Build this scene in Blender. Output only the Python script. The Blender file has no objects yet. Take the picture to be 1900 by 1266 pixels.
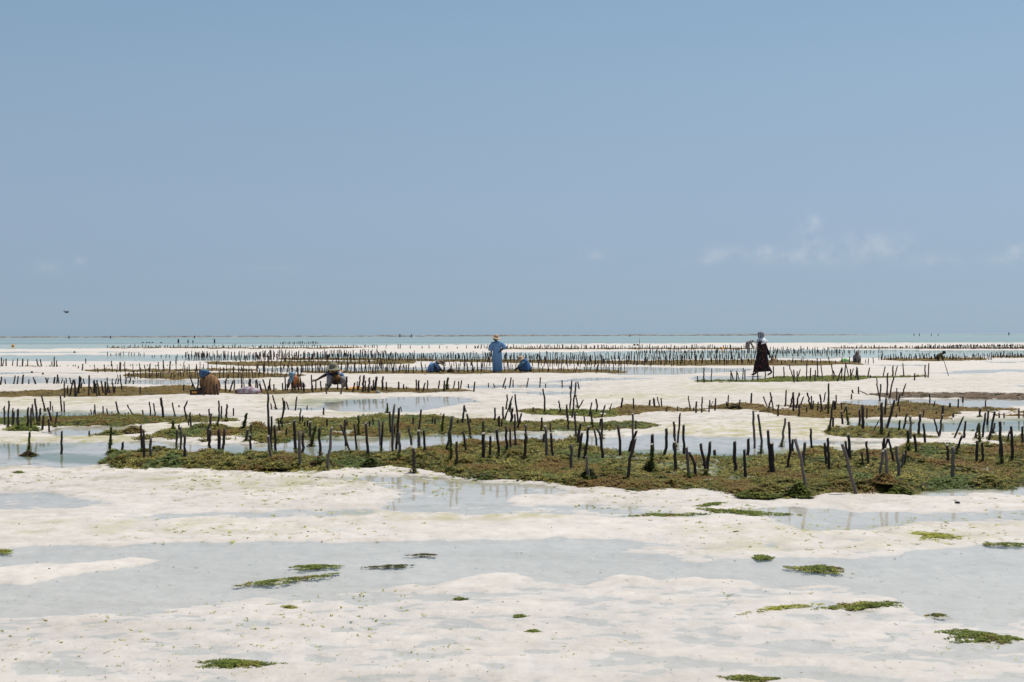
import bpy, bmesh, math, random
import numpy as np
from mathutils import Vector, Matrix

random.seed(7)
RNG = np.random.default_rng(7)
S = bpy.context.scene
COL = S.collection

# ------------------------------------------------------------------ camera
F = 2639.0           # focal length in survey pixels (50 mm on a 36 mm wide sensor, 1900 px)
H = 1.58             # eye height above the water level
HC, HSL = 621.3, 6.0 / 1900.0   # horizon line of the survey (slightly rolled)
cam_d = bpy.data.cameras.new('camera')
cam_d.lens = 50.0
cam_d.sensor_width = 36.0
cam_d.clip_start = 0.1
cam_d.clip_end = 60000
cam = bpy.data.objects.new('camera', cam_d)
COL.objects.link(cam)
pitch = math.atan((633.0 - HC) / F)
cam.matrix_world = (Matrix.Translation((0, 0, H)) @ Matrix.Rotation(math.radians(90) - pitch, 4, 'X')
                    @ Matrix.Rotation(-math.atan(HSL), 4, 'Z'))
S.camera = cam

# ------------------------------------------------------------------ light
SUN_EL, SUN_ROT = math.radians(68), math.radians(50)
sv = Vector((math.sin(SUN_ROT) * math.cos(SUN_EL), math.cos(SUN_ROT) * math.cos(SUN_EL), math.sin(SUN_EL)))
sun_d = bpy.data.lights.new('sun', 'SUN')
sun_d.energy = 4.8
sun_d.angle = math.radians(0.53)
sun_d.color = (1.0, 0.955, 0.90)
sun = bpy.data.objects.new('sun', sun_d)
sun.rotation_euler = (-sv).to_track_quat('-Z', 'Y').to_euler()
sun.location = (30, 30, 80)
COL.objects.link(sun)

W = bpy.data.worlds.new('World')
S.world = W
W.use_nodes = True
wn, wl = W.node_tree.nodes, W.node_tree.links
wn.clear()
w_out = wn.new('ShaderNodeOutputWorld')
w_bg = wn.new('ShaderNodeBackground')
w_bg.inputs['Strength'].default_value = 0.10
sky = wn.new('ShaderNodeTexSky')
sky.sky_type = 'NISHITA'
sky.sun_disc = False
sky.sun_elevation = SUN_EL
sky.sun_rotation = SUN_ROT
sky.air_density = 1.0
sky.dust_density = 0.4
sky.ozone_density = 1.0


def wmath(op, a, b=None, c=None, clamp=False):
    n = wn.new('ShaderNodeMath')
    n.operation = op
    n.use_clamp = clamp
    for i, x in enumerate((a, b, c)):
        if x is None:
            continue
        if isinstance(x, (int, float)):
            n.inputs[i].default_value = x
        else:
            wl.new(x, n.inputs[i])
    return n.outputs[0]


tc = wn.new('ShaderNodeTexCoord')
sep = wn.new('ShaderNodeSeparateXYZ')
wl.new(tc.outputs['Generated'], sep.inputs[0])
elev = wmath('MAXIMUM', sep.outputs['Z'], 0.0)
# marine haze: the low sky is greyer and dimmer than clear Nishita air, the same all round
ramp = wn.new('ShaderNodeValToRGB')
ramp.color_ramp.interpolation = 'LINEAR'
SKYRAMP = [(0.0, (0.522, 0.770, 1.299)), (0.0139, (0.489, 0.679, 1.137)), (0.0315, (0.498, 0.632, 0.989)), (0.0525, (0.546, 0.635, 0.895)),
           (0.0735, (0.622, 0.672, 0.867)), (0.122, (0.775, 0.779, 0.844)), (0.1764, (0.904, 0.891, 0.876)),
           (0.2259, (0.943, 0.962, 0.922)), (0.5, (0.967, 0.980, 0.950)), (1.0, (1.016, 1.000, 1.000))]
el = ramp.color_ramp.elements
while len(el) < len(SKYRAMP):
    el.new(0.5)
for e, (p, c) in zip(el, SKYRAMP):
    e.position = p
    e.color = (*c, 1)
wl.new(elev, ramp.inputs[0])
mul = wn.new('ShaderNodeMix')
mul.data_type = 'RGBA'
mul.blend_type = 'MULTIPLY'
mul.inputs[0].default_value = 1.0
wl.new(sky.outputs[0], mul.inputs[6])
wl.new(ramp.outputs[0], mul.inputs[7])
# small fair-weather clouds low over the sea
ysafe = wmath('MAXIMUM', sep.outputs['Y'], 0.05)
px = wmath('DIVIDE', sep.outputs['X'], ysafe)
pz = wmath('DIVIDE', sep.outputs['Z'], ysafe)
comb = wn.new('ShaderNodeCombineXYZ')
wl.new(px, comb.inputs[0])
wl.new(pz, comb.inputs[1])
nz = wn.new('ShaderNodeTexNoise')
nz.inputs['Scale'].default_value = 60
nz.inputs['Detail'].default_value = 5
nz.inputs['Roughness'].default_value = 0.55
wl.new(comb.outputs[0], nz.inputs['Vector'])
CLOUDS = [(1506, 418, 16, 22, 1.0), (1500, 452, 22, 26, .6), (1420, 464, 14, 10, .9), (1470, 480, 80, 14, .5),
          (1345, 470, 34, 12, .6), (1300, 486, 30, 8, .4), (1563, 458, 24, 22, .45), (1620, 452, 34, 16, .75),
          (1680, 458, 26, 20, .5), (1600, 475, 110, 14, .35), (1893, 468, 18, 18, .9), (1860, 482, 30, 10, .5),
          (88, 498, 24, 14, .5), (150, 480, 14, 10, .5), (1102, 472, 26, 10, .45), (1740, 484, 60, 10, .3),
          (500, 500, 60, 10, .2), (-120, 470, 50, 18, .6), (2080, 470, 70, 20, .6), (2300, 455, 50, 25, .7)]
csum = None
for (cu, cv, cw, ch, ca) in CLOUDS:
    dx = wmath('MULTIPLY', wmath('SUBTRACT', px, (cu - 950) / F), F / cw)
    dz = wmath('MULTIPLY', wmath('SUBTRACT', pz, (HC - (cu - 950) * HSL - cv) / F), F / ch)
    r2 = wmath('ADD', wmath('MULTIPLY', dx, dx), wmath('MULTIPLY', dz, dz))
    g = wmath('MULTIPLY', wmath('EXPONENT', wmath('MULTIPLY', r2, -0.9)), ca)
    csum = g if csum is None else wmath('ADD', csum, g)
nz2 = wmath('MULTIPLY', wmath('SUBTRACT', nz.outputs[0], 0.36, clamp=True), 3.2)
cl_f = wmath('MULTIPLY', wmath('MULTIPLY', csum, nz2), 0.25, clamp=True)
cl_f = wmath('MULTIPLY', cl_f, wmath('GREATER_THAN', sep.outputs['Y'], 0.1))
mixc = wn.new('ShaderNodeMix')
mixc.data_type = 'RGBA'
wl.new(cl_f, mixc.inputs[0])
wl.new(mul.outputs[2], mixc.inputs[6])
mixc.inputs[7].default_value = (9.5, 9.2, 9.0, 1)
wl.new(mixc.outputs[2], w_bg.inputs['Color'])
wl.new(w_bg.outputs[0], w_out.inputs['Surface'])

S.view_settings.view_transform = 'Standard'
S.view_settings.look = 'None'
S.view_settings.gamma = 1.0
S.view_settings.exposure = 0.0
S.view_settings.use_curve_mapping = False
S.cycles.max_bounces = 8
S.cycles.transparent_max_bounces = 16
S.cycles.caustics_reflective = False
S.cycles.caustics_refractive = False


# ------------------------------------------------------------------ small tools
def hsh(ix, iy, seed):
    n = (ix.astype(np.int64) * 374761393 + iy.astype(np.int64) * 668265263 + seed * 974711) & 0x7fffffff
    n = ((n ^ (n >> 13)) * 1274126177) & 0x7fffffff
    n = n ^ (n >> 16)
    return (n & 0xffff) / 65535.0


def vnoise(x, y, seed=0):
    x = np.asarray(x, float)
    y = np.asarray(y, float)
    ix, iy = np.floor(x), np.floor(y)
    fx, fy = x - ix, y - iy
    fx = fx * fx * (3 - 2 * fx)
    fy = fy * fy * (3 - 2 * fy)
    a = hsh(ix, iy, seed)
    b = hsh(ix + 1, iy, seed)
    c = hsh(ix, iy + 1, seed)
    d = hsh(ix + 1, iy + 1, seed)
    return (a * (1 - fx) + b * fx) * (1 - fy) + (c * (1 - fx) + d * fx) * fy - 0.5


def fbm(x, y, seed=0, octv=3):
    s, a = 0, 1.0
    for o in range(octv):
        s = s + a * vnoise(x * 2 ** o + 13.7 * o, y * 2 ** o + 7.1 * o, seed + o)
        a *= 0.5
    return s


def sstep(a, b, x):
    t = np.clip((x - a) / (b - a), 0, 1)
    return t * t * (3 - 2 * t)


def uv_of(X, Y):
    Y = np.maximum(Y, 0.5)
    u = 950 + F * X / Y
    v = HC - (u - 950) * HSL + F * H / Y
    return u, v


def xy_of(u, v, z=0.0):
    Y = F * (H - z) / np.maximum(v - (HC - (u - 950) * HSL), 0.3)
    return (u - 950) / F * Y, Y


# plan map of the flat: value maps over survey coordinates
U0, V0, DU, DV = -600, 622, 2.0, 1.0
NU, NV = 1550, 720
gu = U0 + DU * np.arange(NU)
gv = V0 + DV * np.arange(NV)


def poly_mask(poly):
    """filled polygon over the survey raster"""
    m = np.zeros((NV, NU), bool)
    px_ = np.array([p[0] for p in poly], float)
    py_ = np.array([p[1] for p in poly], float)
    n = len(poly)
    for r in range(NV):
        y = gv[r] + 0.01
        if y < py_.min() or y > py_.max():
            continue
        xs = []
        for i in range(n):
            j = (i + 1) % n
            if (py_[i] > y) != (py_[j] > y):
                xs.append(px_[i] + (y - py_[i]) / (py_[j] - py_[i]) * (px_[j] - px_[i]))
        xs.sort()
        for a, b in zip(xs[::2], xs[1::2]):
            i0 = max(0, int(math.ceil((a - U0) / DU)))
            i1 = min(NU, int(math.floor((b - U0) / DU)) + 1)
            if i1 > i0:
                m[r, i0:i1] = True
    return m


def blur(a, su, svv):
    for ax, s in ((1, su), (0, svv)):
        k = np.arange(-int(3 * s) - 1, int(3 * s) + 2)
        w = np.exp(-0.5 * (k / s) ** 2)
        w /= w.sum()
        pad = [(0, 0), (0, 0)]
        pad[ax] = (len(k) // 2, len(k) // 2)
        b = np.pad(a, pad, mode='edge')
        o = np.zeros_like(a)
        for i, ww in enumerate(w):
            o += ww * (b[:, i:i + a.shape[1]] if ax == 1 else b[i:i + a.shape[0], :])
        a = o
    return a


def sample(m, u, v):
    x = np.clip((u - U0) / DU, 0, NU - 1.001)
    y = np.clip((v - V0) / DV, 0, NV - 1.001)
    ix, iy = x.astype(int), y.astype(int)
    fx, fy = x - ix, y - iy
    return (m[iy, ix] * (1 - fx) + m[iy, ix + 1] * fx) * (1 - fy) + (m[iy + 1, ix] * (1 - fx) + m[iy + 1, ix + 1] * fx) * fy


def warp(u, v, X, Y):
    """ragged edges: offset the lookup by noise that lives on the ground"""
    amp = np.clip((v - 640) / 250, 0.12, 1.3)
    return (u + amp * (34 * fbm(X * .9, Y * .9, 11, 3) + 12 * fbm(X * 4, Y * 3, 12, 2)),
            v + amp * (8 * fbm(X * .8, Y * .5, 23, 3) + 5 * fbm(X * 3.2, Y * 2.2, 24, 3)))


POOLS = [  # (level, polygon)
    (.98, [(-600, 1022), (0, 1022), (60, 1015), (150, 1012), (210, 1016), (270, 1012), (340, 1014), (500, 1011), (640, 1007),
           (700, 1002), (800, 1003), (960, 1005), (1120, 999), (1190, 1004), (1240, 1040), (1340, 1041), (1450, 1039),
           (1560, 1044), (1640, 1041), (1700, 1030), (1760, 1018), (1850, 1010), (1900, 1011), (2500, 1010), (2500, 1150),
           (1900, 1145), (1800, 1148), (1720, 1140), (1680, 1112), (1640, 1098), (1550, 1085), (1440, 1090), (1380, 1075),
           (1300, 1070), (1230, 1078), (1160, 1062), (1080, 1088), (1000, 1082), (950, 1062), (870, 1068), (790, 1080),
           (700, 1090), (620, 1100), (540, 1108), (460, 1106), (380, 1116), (280, 1136), (180, 1142), (80, 1142),
           (0, 1150), (-600, 1150)]),
    (.3, [(-600, 1052), (0, 1052), (60, 1045), (160, 1049), (240, 1044), (330, 1046), (280, 1053), (190, 1060), (100, 1068),
          (40, 1082), (0, 1080), (-600, 1080)]),
    (.45, [(1180, 1004), (1260, 1008), (1400, 1030), (1250, 1040), (1130, 1025)]),
    (.72, [(-600, 912), (0, 912), (90, 912), (160, 923), (200, 935), (130, 939), (0, 941), (-600, 941)]),
    (.56, [(200, 955), (500, 950), (700, 945), (700, 955), (500, 962), (220, 962)]),
    (.72, [(560, 885), (640, 882), (800, 882), (860, 889), (990, 900), (1050, 908), (1060, 914), (960, 920), (930, 935),
           (980, 945), (860, 956), (720, 948), (745, 930), (690, 896)]),
    (.6, [(880, 945), (1100, 935), (1250, 945), (1300, 958), (1100, 962), (900, 955)]),
    (.74, [(1340, 945), (1420, 940), (1540, 948), (1700, 955), (1900, 950), (2500, 950), (2500, 966), (1900, 966), (1700, 974),
           (1560, 986), (1470, 984), (1420, 964)]),
    (.95, [(1685, 913), (1740, 903), (1900, 904), (2500, 904), (2500, 918), (1880, 915), (1800, 916), (1720, 921)]),
    (1.0, [(-600, 826), (0, 826), (40, 823), (110, 823), (200, 820), (300, 821), (380, 825), (470, 825), (510, 817), (570, 810),
           (640, 814), (760, 811), (850, 806), (930, 805), (1000, 806), (1080, 807), (1110, 811), (1180, 811), (1290, 811),
           (1400, 812), (1500, 817), (1560, 817), (1660, 820), (1640, 824), (1560, 826), (1490, 830), (1500, 842), (1430, 850),
           (1330, 850), (1180, 846), (1140, 838), (1000, 826), (850, 832), (780, 843), (640, 850), (500, 846), (380, 846),
           (250, 848), (190, 864), (110, 869), (0, 868), (-600, 868)]),
    (.2, [(1400, 842), (1480, 832), (1560, 826), (1660, 823), (1740, 818), (1800, 816), (1850, 822), (1850, 829), (1800, 834),
          (1740, 829), (1650, 836), (1560, 843), (1450, 846)]),
    (.35, [(1140, 838), (1200, 835), (1290, 835), (1290, 840), (1200, 841)]),
    (.9, [(70, 804), (110, 793), (200, 789), (245, 788), (250, 795), (190, 806), (90, 809)]),
    (.95, [(595, 747), (660, 742), (740, 738), (790, 736), (840, 737), (880, 742), (892, 746), (850, 752), (790, 760),
           (760, 764), (640, 763), (610, 758), (500, 762), (500, 758), (600, 754)]),
    (.95, [(1560, 745), (1640, 742), (1800, 741), (2500, 741), (2500, 752), (1900, 752), (1850, 761), (1780, 759), (1720, 752),
           (1640, 753), (1570, 752)]),
    (.8, [(1570, 783), (1900, 783), (2500, 783), (2500, 803), (1800, 801), (1600, 799)]),
    (.7, [(-600, 766), (0, 766), (180, 768), (300, 769), (420, 773), (300, 776), (0, 776), (-600, 776)]),
    (.72, [(-600, 700), (0, 700), (120, 700), (240, 705), (480, 706), (480, 712), (240, 714), (0, 712), (-600, 712)]),
    (.8, [(200, 705), (340, 705), (480, 707), (470, 712), (240, 713)]),
    (.75, [(480, 684), (760, 681), (1000, 682), (1000, 687), (700, 690), (480, 690)]),
    (.85, [(1080, 682), (1240, 682), (1400, 684), (1380, 691), (1250, 695), (1160, 696), (1080, 690)]),
    (.75, [(1270, 700), (1420, 700), (1400, 708), (1290, 709)]),
    (.62, [(860, 716), (960, 712), (1110, 716), (1060, 720), (880, 722)]),
    (.7, [(980, 709), (1090, 702), (1240, 702), (1120, 707), (1000, 712)]),
    (.64, [(940, 728), (1080, 728), (1060, 732), (950, 733)]),
    (.9, [(-600, 661), (0, 660), (250, 658), (480, 660), (480, 668), (250, 671), (0, 671), (-600, 672)]),
    (.95, [(560, 657), (900, 655), (1400, 650), (1700, 650), (1900, 651), (2500, 651), (2500, 660), (1900, 661), (1700, 664),
           (1400, 666), (1000, 669), (760, 668), (560, 662)]),
    (1.0, [(-600, 622), (700, 622), (2500, 622), (2500, 636), (1900, 637), (1300, 637), (900, 639), (700, 641), (300, 645), (0, 648), (-600, 650)]),
    (.66, [(-600, 690), (0, 690), (230, 693), (100, 695), (-600, 695)]),
    (.62, [(-600, 652), (0, 653), (300, 652), (300, 654), (0, 656), (-600, 656)]),
    (.7, [(1690, 694), (1800, 687), (1900, 685), (2500, 684), (2500, 691), (1900, 690), (1790, 693)]),
    (.66, [(1600, 677), (1720, 676), (1720, 679), (1620, 680)]),
    (.66, [(1820, 671), (2500, 669), (2500, 673), (1840, 674)]),
    (.62, [(1870, 714), (1900, 716), (2500, 716), (2500, 722), (1900, 720)]),
]
L = np.full((NV, NU), 0.22)
L[gv > 880, :] = 0.36
L[gv > 1000, :] = 0.40
L[gv > 1090, :] = 0.465
L[gv > 1190, :] = 0.475
for lev, poly in POOLS:
    L[poly_mask(poly)] = lev
far = L.copy()
L = np.where((gv < 760)[:, None], blur(far, 3.0, 0.6), blur(far, 5.0, 1.6))


def level(X, Y):
    u, v = uv_of(X, Y)
    return sample(L, *warp(u, v, X, Y))


def ground_z(X, Y):
    X = np.asarray(X, float)
    Y = np.asarray(Y, float)
    lv = level(X, Y)
    near = 1 - sstep(14, 40, Y)
    z = (0.5 - lv) * np.where(lv > .5, 0.034, 0.085)
    z = z + (0.020 - .016 * near) * fbm(X * 0.8 + 4, Y * 0.55, 31, 2)
    z = z + near * (0.014 * fbm(X * 5.5 + 2 * Y, Y * 7.5 - X, 37, 3) + .008 * fbm(X * 11, Y * 15, 38, 2))
    # low rounded ripples crossing the flat
    ph = Y * 9.5 + 2.2 * X + 7.0 * fbm(X * .6, Y * .6, 41, 2)
    z = z + near * 0.0045 * np.sin(ph) * (0.5 + vnoise(X * .7, Y * .7, 43))
    z = np.where(Y > 200, np.minimum(z, z * 0 + 0.05), z)
    return z


EXTRA = np.zeros((NV, NU))      # height of the weed beds above the sand


def place(u, v):
    """ground (or weed bed) point seen at survey position (u, v)"""
    z = 0.0
    for _ in range(5):
        X, Y = xy_of(u, v, z)
        uu, vv = uv_of(X, Y)
        z = float(ground_z(X, Y)) + float(sample(EXTRA, uu, vv))
    return float(X), float(Y), z


def mesh_np(name, verts, faces, mat=None, smooth=False, attrs=None):
    """faces: (n, k) int array"""
    me = bpy.data.meshes.new(name)
    verts = np.asarray(verts, np.float32)
    faces = np.asarray(faces, np.int32)
    n, k = faces.shape
    me.vertices.add(len(verts))
    me.vertices.foreach_set('co', verts.ravel())
    me.loops.add(n * k)
    me.loops.foreach_set('vertex_index', faces.ravel())
    me.polygons.add(n)
    me.polygons.foreach_set('loop_start', np.arange(0, n * k, k, dtype=np.int32))
    if smooth:
        me.polygons.foreach_set('use_smooth', np.ones(n, bool))
    for an, arr in (attrs or {}).items():
        if arr.ndim == 1:
            a = me.attributes.new(an, 'FLOAT', 'POINT')
            a.data.foreach_set('value', arr.astype(np.float32))
        else:
            a = me.attributes.new(an, 'FLOAT_COLOR', 'POINT')
            a.data.foreach_set('color', arr.astype(np.float32).ravel())
    me.update(calc_edges=True)
    if mat:
        me.materials.append(mat)
    return me


def link(name, me, parent=None, loc=None):
    o = bpy.data.objects.new(name, me)
    COL.objects.link(o)
    if parent is not None:
        o.parent = parent
    if loc is not None:
        o.location = loc
    return o


def tag(o, label=None, cat=None, group=None, kind=None):
    if label:
        o['label'] = label
    if cat:
        o['category'] = cat
    if group:
        o['group'] = group
    if kind:
        o['kind'] = kind
    return o


# ------------------------------------------------------------------ materials
class NT:
    def __init__(self, name):
        self.m = bpy.data.materials.new(name)
        self.m.use_nodes = True
        self.n, self.l = self.m.node_tree.nodes, self.m.node_tree.links
        self.b = self.n['Principled BSDF']
        self.out = self.n['Material Output']

    def new(self, t, **kw):
        nd = self.n.new(t)
        for k, v in kw.items():
            setattr(nd, k, v)
        return nd

    def put(self, sock, v):
        if isinstance(v, bpy.types.NodeSocket):
            self.l.new(v, sock)
        elif isinstance(v, (tuple, list)) and len(v) == 3 and sock.type == 'RGBA':
            sock.default_value = (*v, 1)
        else:
            sock.default_value = v

    def math(self, op, a, b=None, clamp=False):
        nd = self.new('ShaderNodeMath', operation=op, use_clamp=clamp)
        self.put(nd.inputs[0], a)
        if b is not None:
            self.put(nd.inputs[1], b)
        return nd.outputs[0]

    def mix(self, f, a, b, mode='MIX'):
        nd = self.new('ShaderNodeMix', data_type='RGBA', blend_type=mode)
        self.put(nd.inputs[0], f)
        self.put(nd.inputs[6], a)
        self.put(nd.inputs[7], b)
        return nd.outputs[2]

    def pos(self, sx=1, sy=1, sz=1, obj=False):
        if obj:
            src = self.new('ShaderNodeTexCoord').outputs['Object']
        else:
            src = self.new('ShaderNodeNewGeometry').outputs['Position']
        mp = self.new('ShaderNodeMapping')
        mp.inputs['Scale'].default_value = (sx, sy, sz)
        self.l.new(src, mp.inputs[0])
        return mp.outputs[0]

    def noise(self, scale, vec=None, detail=3, rough=.55):
        nd = self.new('ShaderNodeTexNoise')
        nd.inputs['Scale'].default_value = scale
        nd.inputs['Detail'].default_value = detail
        nd.inputs['Roughness'].default_value = rough
        if vec is not None:
            self.l.new(vec, nd.inputs['Vector'])
        return nd.outputs[0]

    def ramp(self, fac, stops):
        nd = self.new('ShaderNodeValToRGB')
        e = nd.color_ramp.elements
        while len(e) < len(stops):
            e.new(.5)
        for x, (p, c) in zip(e, stops):
            x.position = p
            x.color = (c, c, c, 1) if isinstance(c, (int, float)) else (*c, 1)
        self.l.new(fac, nd.inputs[0])
        return nd.outputs[0]

    def bump(self, h, strength, dist=.01):
        nd = self.new('ShaderNodeBump')
        nd.inputs['Strength'].default_value = strength
        nd.inputs['Distance'].default_value = dist
        self.l.new(h, nd.inputs['Height'])
        self.l.new(nd.outputs[0], self.b.inputs['Normal'])
        return nd.outputs[0]

    def base(self, c, rough=None, spec=None):
        self.put(self.b.inputs['Base Color'], c)
        if rough is not None:
            self.put(self.b.inputs['Roughness'], rough)
        if spec is not None:
            self.b.inputs['Specular IOR Level'].default_value = spec
        return self.m


def mat_sand():
    t = NT('coral_sand')
    p = t.pos()
    big = t.noise(.7, p, 3)
    mid = t.noise(6, p, 4)
    fine = t.noise(90, p, 2)
    c = t.mix(t.ramp(big, [(.3, 0.), (.7, 1.)]), (.575, .526, .460), (.632, .585, .518))
    c = t.mix(t.ramp(mid, [(.35, 0.), (.65, .6)]), c, (.50, .455, .395))
    c = t.mix(t.math('MULTIPLY', fine, .22), c, (.36, .32, .26))
    strk = t.noise(1.6, t.pos(.35, 1.5, 1), 6, .68)
    c = t.mix(t.ramp(strk, [(.50, 0.), (.68, .42)]), c, (.40, .355, .29))
    bigs = t.noise(.22, t.pos(.3, 1.1, 1), 5, .6)
    c = t.mix(t.ramp(bigs, [(.50, 0.), (.66, .40)]), c, (.42, .385, .33))
    dots = t.noise(3.4, t.pos(1.0, .7, 1), 4, .75)
    gat = t.new('ShaderNodeAttribute', attribute_name='grit')  # crumbs on the middle sand, with its tiny shadows painted into the tone
    c = t.mix(t.math('MULTIPLY', t.ramp(dots, [(.52, 0.), (.64, .8)]), gat.outputs['Fac']), c, (.27, .24, .155))
    d2 = t.noise(1.3, t.pos(.55, .8, 1), 5, .7)
    c = t.mix(t.math('MULTIPLY', t.ramp(d2, [(.46, 0.), (.62, .55)]), gat.outputs['Fac']), c, (.36, .325, .25))
    # specks of shell grit and weed crumbs
    sp = t.noise(9, t.pos(1, .8, 1), 5, .7)
    c = t.mix(t.ramp(sp, [(.63, 0.), (.70, .6)]), c, (.30, .27, .17))
    sp2 = t.noise(21, t.pos(1, .6, 1), 2, .6)
    c = t.mix(t.ramp(sp2, [(.68, 0.), (.74, .65)]), c, (.20, .16, .12))
    # thin algae film where the plan marks it
    at = t.new('ShaderNodeAttribute', attribute_name='algae')
    an = t.noise(3.2, t.pos(1, .55, 1), 5, .65)
    af = t.math('MULTIPLY', t.ramp(an, [(.42, 0.), (.60, 1.)]), at.outputs['Fac'], clamp=True)
    c = t.mix(t.math('MULTIPLY', af, .75), c, (.30, .27, .075))
    at2 = t.new('ShaderNodeAttribute', attribute_name='film')
    an2 = t.noise(2.0, t.pos(.6, .8, 1), 5, .65)
    af2 = t.math('MULTIPLY', t.ramp(an2, [(.30, 0.), (.48, 1.)]), at2.outputs['Fac'], clamp=True)
    c = t.mix(t.math('MULTIPLY', af2, .85), c, (.13, .16, .085))
    g = t.new('ShaderNodeNewGeometry')
    sx = t.new('ShaderNodeSeparateXYZ')
    t.l.new(g.outputs['Position'], sx.inputs[0])
    wet = t.new('ShaderNodeMapRange')
    wet.inputs[1].default_value = .022
    wet.inputs[2].default_value = .001
    t.l.new(sx.outputs['Z'], wet.inputs[0])
    c = t.mix(t.math('MULTIPLY', wet.outputs[0], .35), c, t.mix(1.0, c, (.93, .93, .935), 'MULTIPLY'))
    rough = t.math('SUBTRACT', .85, t.math('MULTIPLY', wet.outputs[0], .45))
    h = t.math('ADD', t.math('MULTIPLY', t.noise(14, t.pos(1, .7, 1), 4), 1.0), t.math('MULTIPLY', fine, .15))
    t.bump(h, .55, .02)
    return t.base(c, rough, .35)


def mat_water():
    t = NT('clear_shallow_water')
    t.n.remove(t.b)
    fr = t.new('ShaderNodeFresnel')
    fr.inputs['IOR'].default_value = 1.33
    n = t.noise(5.0, t.pos(.5, 1, 1), 3)
    bp = t.new('ShaderNodeBump')
    bp.inputs['Strength'].default_value = .10
    bp.inputs['Distance'].default_value = .01
    t.l.new(n, bp.inputs['Height'])
    t.l.new(bp.outputs[0], fr.inputs['Normal'])
    gl = t.new('ShaderNodeBsdfGlossy')
    gl.inputs['Roughness'].default_value = .03
    gl.inputs['Color'].default_value = (1, 1, 1, 1)
    t.l.new(bp.outputs[0], gl.inputs['Normal'])
    tr = t.new('ShaderNodeBsdfTransparent')
    tr.inputs['Color'].default_value = (.965, .985, .985, 1)
    mx = t.new('ShaderNodeMixShader')
    t.l.new(t.math('MINIMUM', t.math('MULTIPLY', fr.outputs[0], .70), .50), mx.inputs[0])
    sp = t.new('ShaderNodeSeparateXYZ')
    t.l.new(t.new('ShaderNodeNewGeometry').outputs['Position'], sp.inputs[0])
    deep = t.new('ShaderNodeMapRange')
    deep.inputs[1].default_value, deep.inputs[2].default_value = 55, 110
    t.l.new(sp.outputs['Y'], deep.inputs[0])
    t.l.new(t.mix(deep.outputs[0], (.965, .985, .985), (.87, .978, .972)), tr.inputs['Color'])
    t.l.new(tr.outputs[0], mx.inputs[1])
    t.l.new(gl.outputs[0], mx.inputs[2])
    t.l.new(mx.outputs[0], t.out.inputs['Surface'])
    return t.m


def mat_sea():
    t = NT('turquoise_sea')
    n = t.noise(1.0, t.pos(.0012, .012, 1), 4)
    c = t.ramp(n, [(.30, (.15, .215, .23)), (.46, (.235, .31, .312)), (.56, (.17, .245, .25)), (.66, (.27, .33, .33)), (.76, (.34, .39, .38))])
    w = t.noise(1.0, t.pos(.02, .25, 1), 3)
    c = t.mix(t.ramp(w, [(.72, 0.), (.78, .7)]), c, (.8, .82, .8))
    t.bump(t.noise(1.0, t.pos(.5, 1.6, 1), 3), .3, .05)
    return t.base(c, .55, .25)


def mat_weed():
    t = NT('seaweed')
    at = t.new('ShaderNodeAttribute', attribute_name='tint')
    n = t.noise(26, t.pos(), 5, .7)
    c = t.mix(t.ramp(n, [(.35, 0.), (.65, .75)]), at.outputs['Color'], t.mix(1.0, at.outputs['Color'], (.42, .42, .36), 'MULTIPLY'))
    t.bump(n, .8, .02)
    m_ = t.base(c, .62, .25)
    tl = t.new('ShaderNodeBsdfTranslucent')
    t.l.new(c, tl.inputs['Color'])
    mx = t.new('ShaderNodeMixShader')
    mx.inputs[0].default_value = .45
    t.l.new(t.b.outputs[0], mx.inputs[1])
    t.l.new(tl.outputs[0], mx.inputs[2])
    t.l.new(mx.outputs[0], t.out.inputs['Surface'])
    return m_


def mat_wood(name, c1, c2):
    t = NT(name)
    p = t.pos(1, 1, .16, obj=True)
    oi = t.new('ShaderNodeObjectInfo')
    n = t.noise(70, p, 4)
    c = t.mix(n, c1, c2)
    c = t.mix(t.math('MULTIPLY', oi.outputs['Random'], .5), c, t.mix(1.0, c, (1.5, 1.45, 1.4), 'MULTIPLY'))
    sp = t.noise(25, t.pos(obj=True), 3)
    c = t.mix(t.ramp(sp, [(.66, 0.), (.72, .5)]), c, (.16, .15, .14))
    t.bump(n, .5, .004)
    return t.base(c, .85, .2)


def mat_plain(name, c, rough=.85, vary=.3, scale=14, spec=.25):
    t = NT(name)
    n = t.noise(scale, t.pos(obj=True), 4)
    cc = t.mix(t.ramp(n, [(.3, 0.), (.7, 1.)]), tuple(x * (1 - vary) for x in c), tuple(min(1, x * (1 + vary)) for x in c))
    t.bump(n, .25, .01)
    return t.base(cc, rough, spec)


def mat_floral():
    t = NT('black_floral_cotton')
    p = t.pos(obj=True)
    vo = t.new('ShaderNodeTexVoronoi')
    vo.inputs['Scale'].default_value = 12
    t.l.new(p, vo.inputs['Vector'])
    spot = t.ramp(vo.outputs['Distance'], [(.19, 1.), (.33, 0.)])
    sc = t.new('ShaderNodeSeparateColor')
    t.l.new(vo.outputs['Color'], sc.inputs[0])
    col = t.ramp(sc.outputs[0], [(.3, (.20, .02, .025)), (.55, (.34, .15, .03)), (.8, (.24, .05, .04))])
    c = t.mix(t.math('MULTIPLY', spot, .85), (.012, .010, .012), col)
    return t.base(c, .85, .2)


def mat_stripes(name, c1, c2, scale, axis='X'):
    t = NT(name)
    w = t.new('ShaderNodeTexWave', wave_type='BANDS', bands_direction=axis)
    w.inputs['Scale'].default_value = scale
    w.inputs['Distortion'].default_value = 3.0
    w.inputs['Detail'].default_value = 2
    t.l.new(t.pos(obj=True), w.inputs['Vector'])
    return t.base(t.mix(w.outputs['Fac'], c1, c2), .85, .2)


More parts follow.
